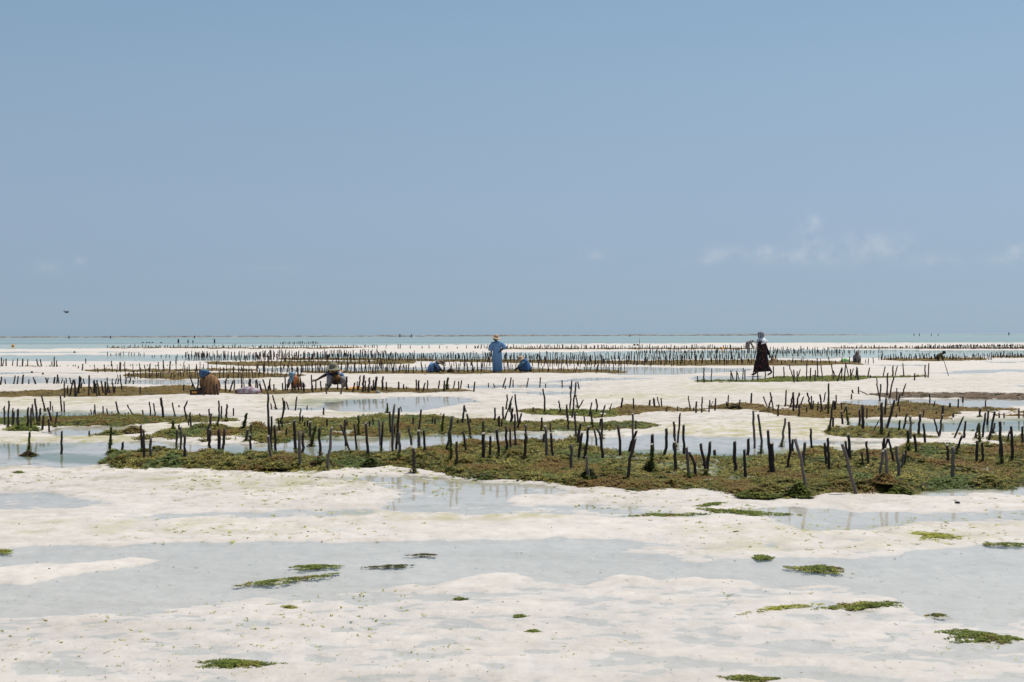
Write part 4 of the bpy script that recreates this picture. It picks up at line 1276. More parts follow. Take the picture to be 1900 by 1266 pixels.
# piled weed cones
for lb, cu, cv, w_, h_, pal in [('brown seaweed heap piled to a peak behind the left pool', 245, 804, 30, 13, 'brown'),
                                ('dark weed heap around the foot of a front stake left of centre', 688, 866, 26, 18, 'dark'),
                                ('green weed heap at the foot of the long leaning stake', 1483, 922, 38, 30, 'green'),
                                ('brown weed heap beside two grey stakes at the front edge', 1640, 912, 50, 20, 'brown'),
                                ('dark weed heap below the grey stake at the front edge', 1668, 917, 34, 20, 'green'),
                                ('bright green weed heap by a stake in the left pool', 211, 843, 16, 10, 'green'),
                                ('brown weed heap round a stake behind the front bed', 1508, 844, 34, 9, 'brown'),
                                ('green weed curtain hanging by the black post right of centre', 1204, 876, 12, 26, 'green'),
                                ('dark weed heap round the grey crooked stake at centre', 1091, 893, 22, 22, 'dark'),
                                ('dark green cone of weed on sand at right centre', 1364, 757, 10, 8, 'dark'),
                                ('weed heap at the foot of the lone stake in the left pool', 52, 847, 20, 8, 'dark'),
                                ('brown weed mound under the front stake at left', 222, 864, 30, 15, 'mixed'),
                                ('bushy green weed mound at the front edge right of centre', 1405, 917, 70, 18, 'green'),
                                ('dark bushy weed mound at the front edge left of centre', 512, 874, 46, 13, 'mixed')]:
    x, y, z = place(cu, cv)
    pm = y / F
    rg_ = np.random.default_rng(int(cu))
    n = int(60 + w_ * h_ * .35)
    a = rg_.uniform(0, 6.28, n)
    q = rg_.uniform(0, 1, n)
    r = w_ * pm * .5 * np.sqrt(q) * (1.0 + .2 * np.sin(3 * a + cu))
    hz = h_ * pm * (1 - np.sqrt(q)) ** 1.1 * (.5 + .45 * rg_.uniform(0, 1, n))
    X, Y = r * np.cos(a), r * np.sin(a)
    tv, tf, tcl = tuft_mesh(X, Y, hz, np.full(n, 9 * pm), np.full(n, 3 * pm), tint_pick(pal, n, X * 3, Y * 3, int(cu)), 9, int(cu))
    bm = bmesh.new()
    o = link('seaweed_heap', mesh_np('seaweed_heap', tv, tf, M['weed'], False, dict(tint=tcl)), None, (x, y, z))
    bm.free()
    tag(o, lb, 'seaweed', 'heaps of seaweed at the farm plots')
# ------------------------------------------------------------------ people
SKIN = mat_plain('brown_skin', (.055, .030, .020), .6, .15, 30, .3)
DARKSKIN = SKIN


def skin_body(pts, edges, rad, root=0):
    """one continuous surface grown over a skeleton"""
    me = bpy.data.meshes.new('body')
    me.from_pydata([tuple(p) for p in pts], edges, [])
    o = bpy.data.objects.new('body', me)
    COL.objects.link(o)
    md = o.modifiers.new('skin', 'SKIN')
    md.use_smooth_shade = True
    for i, r in enumerate(rad):
        d = me.skin_vertices[0].data[i]
        d.radius = (r, r)
        d.use_root = (i == root)
    sb = o.modifiers.new('sub', 'SUBSURF')
    sb.levels = sb.render_levels = 1
    bpy.context.view_layer.update()
    dg = bpy.context.evaluated_depsgraph_get()
    out = bpy.data.meshes.new_from_object(o.evaluated_get(dg))
    bpy.data.objects.remove(o)
    bpy.data.meshes.remove(me)
    return out


RAD = dict(pelvis=.125, belly=.115, chest=.135, neck=.052, jaw=.07, head=.095, crown=.075, shL=.06, shR=.06, elL=.043, elR=.043,
           wrL=.028, wrR=.028, haL=.032, haR=.032, hipL=.09, hipR=.09, knL=.062, knR=.062, anL=.040, anR=.040, heL=.036, heR=.036, toL=.028, toR=.028)
BONES = [('pelvis', 'belly'), ('belly', 'chest'), ('chest', 'neck'), ('neck', 'jaw'), ('jaw', 'head'), ('head', 'crown'),
         ('chest', 'shL'), ('shL', 'elL'), ('elL', 'wrL'), ('wrL', 'haL'), ('chest', 'shR'), ('shR', 'elR'), ('elR', 'wrR'), ('wrR', 'haR'),
         ('pelvis', 'hipL'), ('hipL', 'knL'), ('knL', 'anL'), ('anL', 'toL'), ('pelvis', 'hipR'), ('hipR', 'knR'), ('knR', 'anR'), ('anR', 'toR')]


class Figure:
    """a person standing on the ground at survey foot position (u, v); joints are offsets in survey pixels
    at the person's own distance: right, away, up"""

    def __init__(self, label, u, v, group=None, sink=0.0):
        x, y, z = place(u, v)
        self.pm = y / F
        e = bpy.data.objects.new('person', None)
        COL.objects.link(e)
        e.location = (x, y, z - sink)
        e.empty_display_size = .3
        self.root = tag(e, label, 'person', group)

    def P(self, p):
        return Vector((p[0] * self.pm, p[1] * self.pm, p[2] * self.pm))

    def body(self, J, face=(0, -1, 0), scale=1.0):
        names = list(RAD)
        names = [n for n in names if n in J]
        pts = [self.P(J[n]) for n in names]
        idx = {n: i for i, n in enumerate(names)}
        ed = [(idx[a], idx[b]) for a, b in BONES if a in idx and b in idx]
        me = skin_body(pts, ed, [RAD[n] * scale for n in names], idx['pelvis'])
        bm = bmesh.new()
        bm.from_mesh(me)
        bpy.data.meshes.remove(me)
        # face: nose, brows, mouth, eyes, ears set into the head
        hd = self.P(J['head'])
        fw = Vector(face).normalized()
        up = (self.P(J['crown']) - self.P(J['jaw'])).normalized()
        rt = fw.cross(up).normalized()
        s = scale

        def blob(c, rx, ry, rz, mi=0):
            m_ = Matrix((rt, fw, up)).transposed().to_4x4()
            mt = Matrix.Translation(c) @ m_ @ Matrix.Diagonal((rx, ry, rz, 1))
            r_ = bmesh.ops.create_icosphere(bm, subdivisions=1, radius=1, matrix=mt)
            for v_ in r_['verts']:
                for f_ in v_.link_faces:
                    f_.material_index = mi
                    f_.smooth = True
        blob(hd + fw * .098 * s - up * .015 * s, .013 * s, .020 * s, .026 * s)
        for sx in (-1, 1):
            blob(hd + fw * .086 * s + rt * sx * .033 * s + up * .012 * s, .012 * s, .008 * s, .007 * s, 1)
            blob(hd + rt * sx * .096 * s - up * .005 * s, .010 * s, .022 * s, .032 * s)
        blob(hd + fw * .088 * s - up * .055 * s, .026 * s, .010 * s, .008 * s, 2)
        # hands: palm is the end of the arm, five separate fingers rooted in it
        for sd in 'LR':
            if 'ha' + sd not in J:
                continue
            h_ = self.P(J['ha' + sd])
            d = (h_ - self.P(J['wr' + sd])).normalized()
            sdv = d.orthogonal().normalized()
            if abs(d.z) > .5:
                sdv = Vector((0, 1, 0))
            sdv = (sdv - d * sdv.dot(d)).normalized()
            nm = d.cross(sdv)
            for k, (off, ln) in enumerate(((-.026, .058), (-.009, .068), (.009, .064), (.025, .050))):
                a = h_ + sdv * off * s
                tube(bm, [a, a + d * ln * .6 * s + nm * .004, a + d * ln * s + nm * .022 * s], [.0095 * s, .0085 * s, .006 * s], 5)
            a = h_ - sdv * .022 * s - d * .018 * s
            tube(bm, [a, a - sdv * .028 * s + d * .018 * s, a - sdv * .034 * s + d * .046 * s + nm * .012 * s], [.011 * s, .010 * s, .007 * s], 5)
        return bm_obj('body', bm, [SKIN, EYE, LIP], self.root)

    def loft(self, name, path, radii, mat, folds=0, famp=.0, n=20, seed=1, cap=(True, True), parent=None, grow=True):
        """cloth sleeve over a path: radii = (side, depth) in survey pixels"""
        bm = bmesh.new()
        rings = []
        P_ = [self.P(p) for p in path]
        for i, p in enumerate(P_):
            d = (P_[min(i + 1, len(P_) - 1)] - P_[max(i - 1, 0)]).normalized()
            a = Vector((1, 0, 0)) if abs(d.x) < .8 else Vector((0, 0, 1))
            a = (a - d * a.dot(d)).normalized()
            b = d.cross(a).normalized()
            ra, rb = radii[i][0] * self.pm, radii[i][1] * self.pm
            t_ = i / (len(P_) - 1)
            ring = []
            for k in range(n):
                th = 2 * math.pi * k / n
                w_ = 1 + famp * (t_ if grow else 1) * math.cos(folds * th + seed + 1.7 * math.sin(th * 2 + seed)) + .03 * math.sin(5 * th + 3 * i + seed)
                ring.append(bm.verts.new(p + a * math.cos(th) * ra * w_ + b * math.sin(th) * rb * w_))
            rings.append(ring)
        for r1, r2 in zip(rings, rings[1:]):
            for k in range(n):
                f = bm.faces.new((r1[k], r1[(k + 1) % n], r2[(k + 1) % n], r2[k]))
                f.smooth = True
        if cap[0]:
            bm.faces.new(rings[0][::-1])
        if cap[1]:
            bm.faces.new(rings[-1])
        return bm_obj(name, bm, mat, parent or self.root)

    def lathe(self, name, c, prof, mat, tilt=(0, 0), wav=0.0, n=22, squash=1.0, seed=0, parent=None):
        """turned shape (hat, wrap): prof = (radius, height) in survey pixels"""
        bm = bmesh.new()
        rot = Matrix.Rotation(tilt[0], 4, 'Y') @ Matrix.Rotation(tilt[1], 4, 'X')
        rings = []
        for i, (r, h) in enumerate(prof):
            ring = []
            for k in range(n):
                th = 2 * math.pi * k / n
                wv = wav * r * math.sin(2 * th + seed) + .4 * wav * r * math.sin(3 * th + 2 * seed)
                q = rot @ Vector((r * math.cos(th), r * squash * math.sin(th), h + wv))
                ring.append(bm.verts.new(self.P((c[0] + q.x, c[1] + q.y, c[2] + q.z))))
            rings.append(ring)
        for r1, r2 in zip(rings, rings[1:]):
            for k in range(n):
                f = bm.faces.new((r1[k], r1[(k + 1) % n], r2[(k + 1) % n], r2[k]))
                f.smooth = True
        bm.faces.new(rings[0][::-1])
        bm.faces.new(rings[-1])
        return bm_obj(name, bm, mat, parent or self.root)


EYE = mat_plain('eye_dark', (.02, .015, .012), .3)
LIP = mat_plain('lip_brown', (.09, .035, .03), .5)
BLUE = mat_plain('blue_cotton', (.165, .30, .50), .85, .12, 10)
BLUE2 = mat_plain('deep_blue_cotton', (.065, .15, .31), .85, .25, 12)
TEAL = mat_plain('teal_blue_scarf', (.10, .21, .29), .85, .3, 20)
STRAW = mat_plain('plaited_straw', (.46, .32, .20), .8, .25, 40)
STRAWD = mat_plain('darker_straw', (.16, .12, .075), .85, .25, 40)
KHAKI = mat_plain('khaki_canvas', (.24, .22, .15), .85, .2, 20)
BROWN = mat_stripes('ochre_striped_cotton', (.29, .16, .075), (.17, .085, .038), 3.2, 'X')
ORANGE = mat_plain('orange_cotton', (.50, .15, .05), .85, .3, 14)
AMBER = mat_plain('amber_cloth', (.58, .28, .06), .85, .3, 14)
GREYP = mat_plain('pale_patterned_cotton', (.34, .31, .30), .85, .45, 60)
PURP = mat_plain('grey_mauve_cotton', (.19, .19, .25), .85, .2, 30)
WHITE = mat_plain('white_shawl', (.74, .75, .78), .85, .1, 8)
FLORAL = mat_floral()
WRAP = mat_stripes('black_white_headwrap', (.06, .06, .08), (.40, .40, .46), 5.5, 'X')
BLUEWRAP = mat_plain('blue_green_headwrap', (.05, .10, .19), .85, .5, 9)
LIME = mat_plain('lime_cloth', (.16, .40, .12), .85, .4, 12)
MAUVE = mat_plain('dusty_mauve_cloth', (.22, .16, .16), .85, .25, 20)
MAUVEP = mat_stripes('brown_mauve_stripe', (.30, .25, .235), (.20, .165, .155), 6, 'X')
OLIVE = mat_plain('olive_cloth', (.075, .065, .035), .85, .4, 14)
NAVY = mat_plain('navy_cloth', (.025, .03, .055), .85, .3, 14)
DARKC = mat_plain('dark_brown_cloth', (.035, .022, .016), .85, .3, 14)

HAT = [(9.6, -.4), (9.2, .1), (6.5, .7), (4.9, 1.0), (4.7, 2.6), (4.2, 4.6), (2.8, 5.9), (.4, 6.3)]

# 1. standing woman in blue -------------------------------------------------
g = Figure('woman standing in a long blue dress and wide straw hat', 922, 691.5)
J = dict(pelvis=(0, 0, 35), belly=(0, 0, 42), chest=(0, 0, 51), neck=(-1.3, -.3, 57.3), jaw=(-2.2, -1.0, 59.8), head=(-2.3, -.8, 62.6), crown=(-2.0, -.2, 65.6),
         shL=(-8, 0, 54), elL=(-10.2, 0, 42), wrL=(-11.6, -.6, 33), haL=(-12, -1, 30), shR=(8, 0, 54), elR=(13, -1.5, 45), wrR=(6.6, -7, 39.5), haR=(4.6, -7.4, 38),
         hipL=(-4, 0, 33), knL=(-4.6, -.5, 19), anL=(-4.6, 0, 3.6), toL=(-5.6, -5, 1), hipR=(4, 0, 33), knR=(4.4, -.8, 19), anR=(4.8, 0, 3.6), toR=(5.4, -5, 1))
g.body(J, (-.45, -.85, -.25))
dr = g.loft('dress', [(-.6, 0, 57.5), (-.4, 0, 55.5), (0, 0, 52), (0, -.3, 46), (.2, -.4, 38), (.3, 0, 28), (.6, 0, 16), (1, 0, 5), (1, 0, 1.5)],
            [(3.2, 2.8), (8.2, 5), (9.2, 6.2), (8.6, 6.4), (8.8, 6.6), (9.4, 6.8), (9.3, 6.8), (9.2, 6.6), (9.0, 6.4)], BLUE, 6, .17, 48, 2)
g.loft('sleeve', [(-7, 0, 55), (-10, 0, 50), (-12, 0, 43), (-12.6, 0, 40)], [(3.0, 4.4), (3.8, 4.6), (4.2, 4.8), (4.2, 4.6)], BLUE, 4, .06, 18, 3, parent=dr)
g.loft('sleeve', [(7, 0, 55), (11, -.4, 51), (14, -1, 46), (14.2, -1.5, 43)], [(3.0, 4.4), (4.0, 4.8), (4.6, 4.8), (3.6, 4.6)], BLUE, 4, .06, 18, 5, parent=dr)
g.lathe('headscarf', (-1.9, -.2, 63), [(4.0, -3.4), (4.9, -1.5), (5.0, .6), (4.3, 2.8), (2, 4.2), (.2, 4.5)], TEAL, (-.1, .1), 0, 18)
g.lathe('straw_hat', (-1.8, -.4, 64.2), HAT, STRAW, (.20, .16), .045, 26, 1, 1)

# 2. seated woman in blue, straw hat -----------------------------------------
g = Figure('woman in blue sitting low in a straw hat beside the standing woman', 972, 691)
J = dict(pelvis=(4, 2, 6), belly=(3.2, 1, 11), chest=(.6, -.5, 17), neck=(-2.4, -1, 20.5), jaw=(-4.6, -1.4, 21), head=(-5.6, -1.4, 23), crown=(-5.6, -1, 26),
         shL=(-2, -6, 17.5), elL=(-8, -7, 10), wrL=(-14, -5, 5.5), haL=(-17, -4, 3.2), shR=(2.5, 6, 17), elR=(-6, 6, 9), wrR=(-13, 3, 5), haR=(-16, 2.5, 3),
         hipL=(3, -3, 5), knL=(-8, -5, 8), anL=(-5, -6, 2), toL=(-9, -7, 1.2), hipR=(4, 5, 5), knR=(-7, 6, 8), anR=(-4, 6, 2), toR=(-8, 7, 1.2))
g.body(J, (-.8, -.4, -.5))
dr = g.loft('dress', [(-1.6, -.8, 21), (.4, 0, 18.5), (3, .6, 14), (4.6, .8, 9), (4.6, .8, 4), (4.6, .5, .6)], [(2.6, 2.8), (5.4, 6.2), (7.6, 7.2), (8.6, 8), (10, 9), (10.6, 9.4)], BLUE2, 6, .08, 30, 4)
g.loft('skirt', [(4, 0, 6), (-3, 0, 6), (-8, 0, 5.4), (-10.5, 0, 4)], [(6, 8), (5, 8.4), (4.2, 8), (3, 6.4)], BLUE2, 5, .06, 26, 2)
g.loft('sleeve', [(-1, -5.6, 18), (-5, -7, 13.5), (-9.5, -7, 8.6)], [(3.2, 3.2), (3.3, 3.3), (3, 3)], TEAL, 3, .06, 16, 2, parent=dr)
g.loft('sleeve', [(3, 5.6, 17.4), (-2, 6.4, 12), (-7, 6, 8)], [(3.2, 3.2), (3.3, 3.3), (3, 3)], BLUE2, 3, .06, 16, 6, parent=dr)
g.loft('scarf', [(-5, -1.2, 22.4), (-2.5, -.8, 21.4), (1.2, -.4, 19.4), (3.5, 0, 16)], [(4.6, 4.4), (4.6, 4.6), (5.4, 5.4), (5.0, 6)], BLUE2, 5, .06, 22, 7)
g.lathe('straw_hat', (-6.2, -1.4, 23.6), [(8.0, -2.2), (7.4, -1.5), (5.6, .2), (5.0, 1.2), (4.6, 3.2), (3.4, 4.8), (.4, 5.6)], STRAW, (-.35, .15), .03, 24, 1, 2)

# 3. crouching figure in blue, hat tipped away --------------------------------
g = Figure('crouched woman in a light blue wrap with a dark tipped hat', 807, 691)
J = dict(pelvis=(-6, 1, 5.5), belly=(-4, 0, 11), chest=(1, -1, 16), neck=(5.4, -1.5, 18), jaw=(8.4, -1.8, 17.2), head=(9.8, -1.8, 18.4), crown=(10.6, -1.6, 21),
         shL=(1.5, -6.5, 15.4), elL=(7, -7, 8.5), wrL=(12, -5, 4), haL=(14.6, -4, 2.4), shR=(2.5, 5, 16), elR=(8, 5, 8), wrR=(13, 3, 4), haR=(15.6, 2.5, 2.4),
         hipL=(-6, -4, 5), knL=(4, -6, 8), anL=(0, -6, 1.8), toL=(5, -7, 1.2), hipR=(-5, 4, 5), knR=(5, 6, 8), anR=(1, 6, 1.8), toR=(6, 7, 1.2))
g.body(J, (.85, -.2, -.5))
dr = g.loft('wrap_dress', [(5.4, -1.2, 19), (2.6, -.8, 18.4), (-1.6, -.4, 15), (-4.2, 0, 10), (-5.4, 0, 4.6), (-5.6, 0, .6)], [(2.4, 2.6), (4.8, 5.6), (7.0, 7), (7.8, 7.6), (8.6, 8.4), (8.8, 8.8)], BLUE, 7, .09, 30, 3)
g.loft('skirt', [(-5, 0, 5), (1, 0, 6), (6, 0, 5), (9.5, 0, 3)], [(5, 8), (5.6, 8), (4.6, 7.6), (2.8, 6)], BLUE2, 5, .06, 26, 2)
g.loft('sleeve', [(1.5, -6, 16.4), (5, -7.2, 11.5), (9, -6.6, 6.4)], [(3.2, 3.2), (3.4, 3.4), (3, 3)], BLUE, 3, .06, 16, 2, parent=dr)
g.lathe('straw_hat', (10.4, -1.8, 18.8), [(9.4, -1.6), (8.8, -1), (6.0, .3), (5.0, 1.1), (4.6, 3.0), (3.4, 4.4), (.4, 5.0)], STRAWD, (.62, .18), .04, 24, 1, 3)

# 4. seated woman in brown, from behind ----------------------------------------
g = Figure('woman seated with her back turned in an ochre top and blue headwrap', 388, 732)
J = dict(pelvis=(3, 1, 9), belly=(2.6, 1, 18), chest=(-.6, 2, 27), neck=(-6.5, 4, 33.5), jaw=(-9.4, 6.5, 34), head=(-10.6, 6, 38), crown=(-10.8, 5, 42.5),
         shL=(-11.5, 3, 28), elL=(-13.5, 8, 16), wrL=(-19, 14, 10.5), haL=(-23, 15, 9.4), shR=(9.5, 3.5, 27), elR=(13, 10, 15), wrR=(2, 19, 10), haR=(-3, 20, 9),
         hipL=(-4, 4, 7), knL=(-14, 18, 12), anL=(-12, 8, 3), toL=(-19, 10, 2), hipR=(9, 4, 7), knR=(8, 20, 12), anR=(4, 10, 3), toR=(-2, 13, 2))
g.body(J, (-.5, .8, -.3), 1.0)
dr = g.loft('top', [(-5.5, 3.6, 34), (-3.4, 3, 31.5), (-.4, 2, 27.5), (1.8, 1, 20), (2.6, 0, 12), (2.6, 0, 5), (2.4, 0, .6)], [(4.4, 4.2), (9.8, 7), (13.8, 9.2), (15.6, 10.6), (15.8, 11.4), (14.6, 11.6), (13.2, 11)], BROWN, 6, .10, 40, 2)
g.loft('sleeve', [(-9.5, 2.8, 30), (-14, 4, 24), (-15.5, 8, 15)], [(5, 5), (5.6, 5.4), (4.6, 4.6)], BROWN, 4, .06, 18, 2, parent=dr)
g.loft('sleeve', [(8.5, 3, 29), (13.5, 6, 22), (14.5, 11, 14)], [(5, 5), (5.2, 5.2), (4.6, 4.6)], BROWN, 4, .06, 18, 5, parent=dr)
g.loft('skirt', [(2, 1, 7), (-3, 12, 9), (-5, 20, 8), (-6, 24, 4)], [(14, 7), (15, 8), (13.5, 7), (11, 4)], DARKC, 6, .06, 30, 3)
hw = g.lathe('headwrap', (-10.6, 5.4, 38.2), [(5.6, -7), (7.8, -5), (9.4, -1.4), (10.0, 2.2), (9.2, 5.4), (6.0, 7.4), (1, 8.2)], BLUEWRAP, (-.12, -.15), .05, 24, 1, 4)
g.lathe('wrap_crown', (-8.6, 4, 45), [(5.2, -2.2), (5.8, -.6), (4.2, 1.2), (.8, 2.0)], LIME, (.15, -.1), .08, 18, 1, 2, parent=hw)
g.lathe('wrap_knot', (-1.2, 2, 40.5), [(1.2, -2.4), (2.4, -.8), (2.2, .8), (.6, 2.0)], BLUEWRAP, (.5, 0), .1, 14, 1, 1, parent=hw)

# 5. squatting woman, khaki hat ------------------------------------------------
g = Figure('woman squatting in a floppy khaki hat with one arm stretched left', 618, 720)
J = dict(pelvis=(6, 7, 12), belly=(5, 5, 18), chest=(2.4, 1, 26), neck=(1, -2, 31), jaw=(.2, -4.5, 31.4), head=(.2, -4, 35), crown=(.4, -3, 39),
         shL=(-8, 0, 27), elL=(-20, -5, 21), wrL=(-29, -9, 15.4), haL=(-34, -10, 13.6), shR=(12, 1, 27), elR=(18, -6, 18), wrR=(8, -13, 12), haR=(4, -14, 10),
         hipL=(0, 5, 11), knL=(-5, -11, 21), anL=(-6.5, -4, 3), toL=(-7.5, -11, 1.4), hipR=(11, 5, 11), knR=(16, -9, 18), anR=(18, -2, 3), toR=(20, -9, 1.4))
g.body(J, (-.2, -.9, -.35))
g.loft('shirt', [(1.2, -1.6, 32), (1.8, -.8, 29.4), (3, 1, 24), (5, 4, 17), (6, 6, 12)], [(4, 4), (11, 7.5), (11.6, 8), (12, 8.4), (12.4, 8.6)], NAVY, 5, .05, 30, 2)
g.loft('sleeve', [(-6.4, 0, 29), (-12, -2, 25.6), (-16, -3.6, 23)], [(4.4, 4.4), (4.2, 4.2), (3.6, 3.6)], PURP, 3, .05, 16, 2)
g.loft('sleeve', [(10.6, 1, 29), (16, -3, 23), (17.6, -6.4, 18)], [(4.6, 4.6), (4.6, 4.6), (4, 4)], BLUE2, 3, .05, 16, 3)
g.loft('trouser_leg', [(0, 5, 12), (-3, -4, 18), (-6, -12, 21.4), (-6.6, -8, 12), (-6.8, -5, 4)], [(6.4, 6), (6, 6), (5.0, 4.6), (5.0, 5), (4.4, 4.4)], GREYP, 4, .05, 20, 1)
g.loft('trouser_leg', [(11, 5, 12), (15, -4, 17), (19, -10, 18.4), (21, -6, 10), (20, -3, 4)], [(7, 6.4), (7.4, 7), (6.4, 6.6), (6, 6), (5, 5)], GREYP, 4, .05, 20, 4)
g.loft('lap_cloth', [(3, -6, 24), (8, -10, 20), (13, -12, 15)], [(4, 2), (7, 3.4), (6, 3)], mat_plain('brown_print_cloth', (.20, .10, .035), .85, .5, 16), 4, .1, 18, 3)
g.loft('neck_scarf', [(-6, -1.5, 30.6), (.5, -3, 29.6), (11, -1, 31), (16, 1.5, 28)], [(3.4, 3), (5, 4), (4.6, 4), (3.2, 3)], AMBER, 4, .1, 18, 2)
g.loft('shawl', [(9, -4, 31.5), (12.4, -5, 27.6), (14.6, -5, 23.4)], [(2.6, 2), (3.2, 2.2), (2.4, 2)], WHITE, 3, .1, 14, 2)
g.lathe('floppy_hat', (.6, -3.2, 37), [(13.2, -2.8), (12.4, -2), (9.6, -.4), (7.8, 1), (7.4, 4), (6.2, 8.2), (3.4, 10.2), (.5, 10.6)], KHAKI, (.08, .12), .05, 28, 1, 2)

# 6. small woman with blue headscarf --------------------------------------------
g = Figure('woman bent low in an orange top and pale blue headscarf', 545, 720)
J = dict(pelvis=(4, 8, 8), belly=(3.5, 5, 12), chest=(0, 0, 17), neck=(-2, -3, 21), jaw=(-3, -5, 21), head=(-3, -4.6, 24.4), crown=(-3, -3.6, 28),
         shL=(-6, -1, 17), elL=(-8, -5, 9), wrL=(-8.4, -9, 3.4), haL=(-8.4, -10, 1.4), shR=(6.4, 0, 17), elR=(8, -4, 9), wrR=(6, -9, 3.4), haR=(5.6, -10, 1.4),
         hipL=(1, 8, 7), knL=(-3, -2, 10), anL=(0, 2, 2), toL=(-1, -3, 1), hipR=(7, 8, 7), knR=(9, -2, 10), anR=(8, 2, 2), toR=(8, -3, 1))
g.body(J, (-.15, -.8, -.5), .95)
g.loft('top', [(-2, -3, 21.4), (-.6, -1.4, 19.4), (1.4, 2, 14.6), (3, 5, 9), (3.6, 6, 4), (3.8, 6, .6)], [(3, 3), (7, 5.6), (8.6, 6.6), (9.4, 7), (9.8, 7.4), (9.6, 7.4)], ORANGE, 5, .06, 28, 2)
g.loft('sleeve', [(-5, -1, 18.6), (-8, -3, 13), (-8.4, -6, 8)], [(3.4, 3.4), (3.2, 3.2), (2.8, 2.8)], MAUVE, 3, .05, 14, 2)
g.loft('sleeve', [(5.4, 0, 18.6), (8.4, -2, 13), (8, -5, 8.6)], [(3.4, 3.4), (3.2, 3.2), (2.8, 2.8)], AMBER, 3, .05, 14, 5)
g.loft('headscarf', [(-3, -3.8, 29.4), (-3, -4, 27.6), (-3, -4, 24), (-2.6, -3.8, 20), (-3.6, -5, 15), (-4.6, -6, 9.6)], [(2.4, 2.4), (5.6, 5.2), (6.2, 5.6), (4.6, 4.4), (4.2, 2.4), (3, 1.6)], mat_plain('pale_blue_scarf', (.17, .29, .36), .85, .25, 10), 5, .07, 24, 4)
g.loft('shawl_end', [(9, 3, 12), (14, 4, 9), (17.6, 5, 4), (18, 5, .8)], [(3, 3), (4, 4), (4, 4), (3.4, 3)], GREYP, 4, .1, 18, 2)

# 7. walking woman -----------------------------------------------------------
g = Figure('woman striding left in a black floral dress and white shawl', 1413, 698)
J = dict(pelvis=(1, 0, 43), belly=(.6, 0, 51), chest=(-.4, 0, 61), neck=(-.4, 0, 68.5), jaw=(-1.4, .6, 71), head=(-1, .4, 75), crown=(-.2, .2, 79),
         shL=(-2.5, -7, 63), elL=(-7, -7, 55), wrL=(-5, -2, 60), haL=(-3.5, 0, 62), shR=(3.4, 7.5, 63), elR=(11.4, 8, 46), wrR=(17.4, 5, 36), haR=(19.6, 4.4, 33),
         hipL=(-2, -3.5, 41), knL=(-7, -3.5, 24), anL=(-11.2, -3.5, 5), toL=(-20, -4, 2.4), hipR=(3, 4, 41), knR=(9.6, 4, 22), anR=(20, 4, 6.4), toR=(11.5, 4.4, 1.6))
g.body(J, (-.9, .35, -.15), 1.05)
dr = g.loft('dress', [(-.4, 0, 68.5), (-.4, 0, 66.5), (0, 0, 62), (.4, 0, 54), (.6, 0, 48), (1, 0, 41), (.6, 0, 31), (.4, 0, 20), (.6, 0, 11), (.8, 0, 8)],
            [(3, 3), (7, 7), (8.8, 8), (8.4, 7.6), (8.0, 7.2), (9.6, 8.2), (11.6, 8.4), (13.6, 8.6), (15.6, 8.8), (16.2, 8.8)], FLORAL, 7, .07, 44, 2)
g.loft('sleeve', [(3, 6.6, 65), (7.5, 8.2, 57), (11.6, 8, 47), (15.2, 6.6, 39.6)], [(3.8, 3.8), (3.8, 3.8), (3.2, 3.2), (2.6, 2.6)], FLORAL, 3, .05, 16, 2, parent=dr)
g.loft('sleeve', [(-2.5, -6.4, 65), (-5, -7.2, 59), (-7, -7, 55.5)], [(3.8, 3.8), (3.6, 3.6), (3.2, 3.2)], FLORAL, 3, .05, 16, 2, parent=dr)
sh = g.loft('shawl', [(.2, 0, 71.5), (.4, 0, 68.6), (.6, -.2, 65), (1.2, -.4, 61), (1.8, -.6, 59)], [(4.4, 4.4), (6.4, 6.6), (10.2, 9.4), (10.8, 10), (10, 9.4)], WHITE, 6, .12, 32, 4)
g.loft('shawl_end', [(-3, -3, 66), (-8, -5, 65.4), (-11.6, -6, 63), (-13, -6.6, 60.6)], [(3.2, 4), (4.4, 3), (4.2, 2.4), (2.4, 1.6)], WHITE, 4, .14, 20, 6, parent=sh)
g.loft('headwrap', [(-1.2, .3, 83), (-1.2, .3, 82.2), (-1.2, .3, 80.4), (-1, .3, 77), (-.6, .2, 73.6), (.4, 0, 70)], [(1.0, 1.0), (3.6, 3.5), (5.6, 5.4), (6.5, 6.2), (5.7, 5.4), (4.6, 4.4)], WRAP, 5, .05, 26, 2)
WX, WY, WZ, WPM = *g.root.location, g.pm

# 8. far bending figure -------------------------------------------------------
g = Figure('person bent double in a dusty mauve dress, far out behind the walking woman', 1389, 656)
J = dict(pelvis=(-2.2, 0, 17.5), belly=(0, 0, 20.5), chest=(3, 0, 22), neck=(5.4, 0, 22.4), jaw=(6.8, 0, 21.6), head=(7.4, 0, 22.4), crown=(8.3, 0, 23.4),
         shL=(3.6, -2.6, 21.6), elL=(5, -3, 17), wrL=(7.4, -3, 13), haL=(8.2, -3, 12), shR=(3.6, 2.6, 21.6), elR=(5.4, 3, 16), wrR=(8.4, 3, 11.6), haR=(9.2, 3, 10.4),
         hipL=(-2.4, -1.6, 17), knL=(-1.4, -1.8, 9), anL=(-1.6, -1.8, 1.4), toL=(0, -1.9, .5), hipR=(-2.2, 1.6, 17), knR=(-.6, 1.8, 9), anR=(-.4, 1.8, 1.4), toR=(1.2, 1.9, .5))
g.body(J, (.8, 0, -.6))
dr = g.loft('dress', [(5, 0, 22.8), (3.6, 0, 22.4), (.8, 0, 21), (-1.4, 0, 18.6), (-1.8, 0, 15), (-1.4, 0, 10.4), (-.8, 0, 8.4)], [(1.2, 1.6), (2.5, 3), (3.3, 3.6), (4.2, 4), (4.2, 3.8), (3.6, 3.6), (3.2, 3.4)], MAUVE, 5, .05, 22, 2)
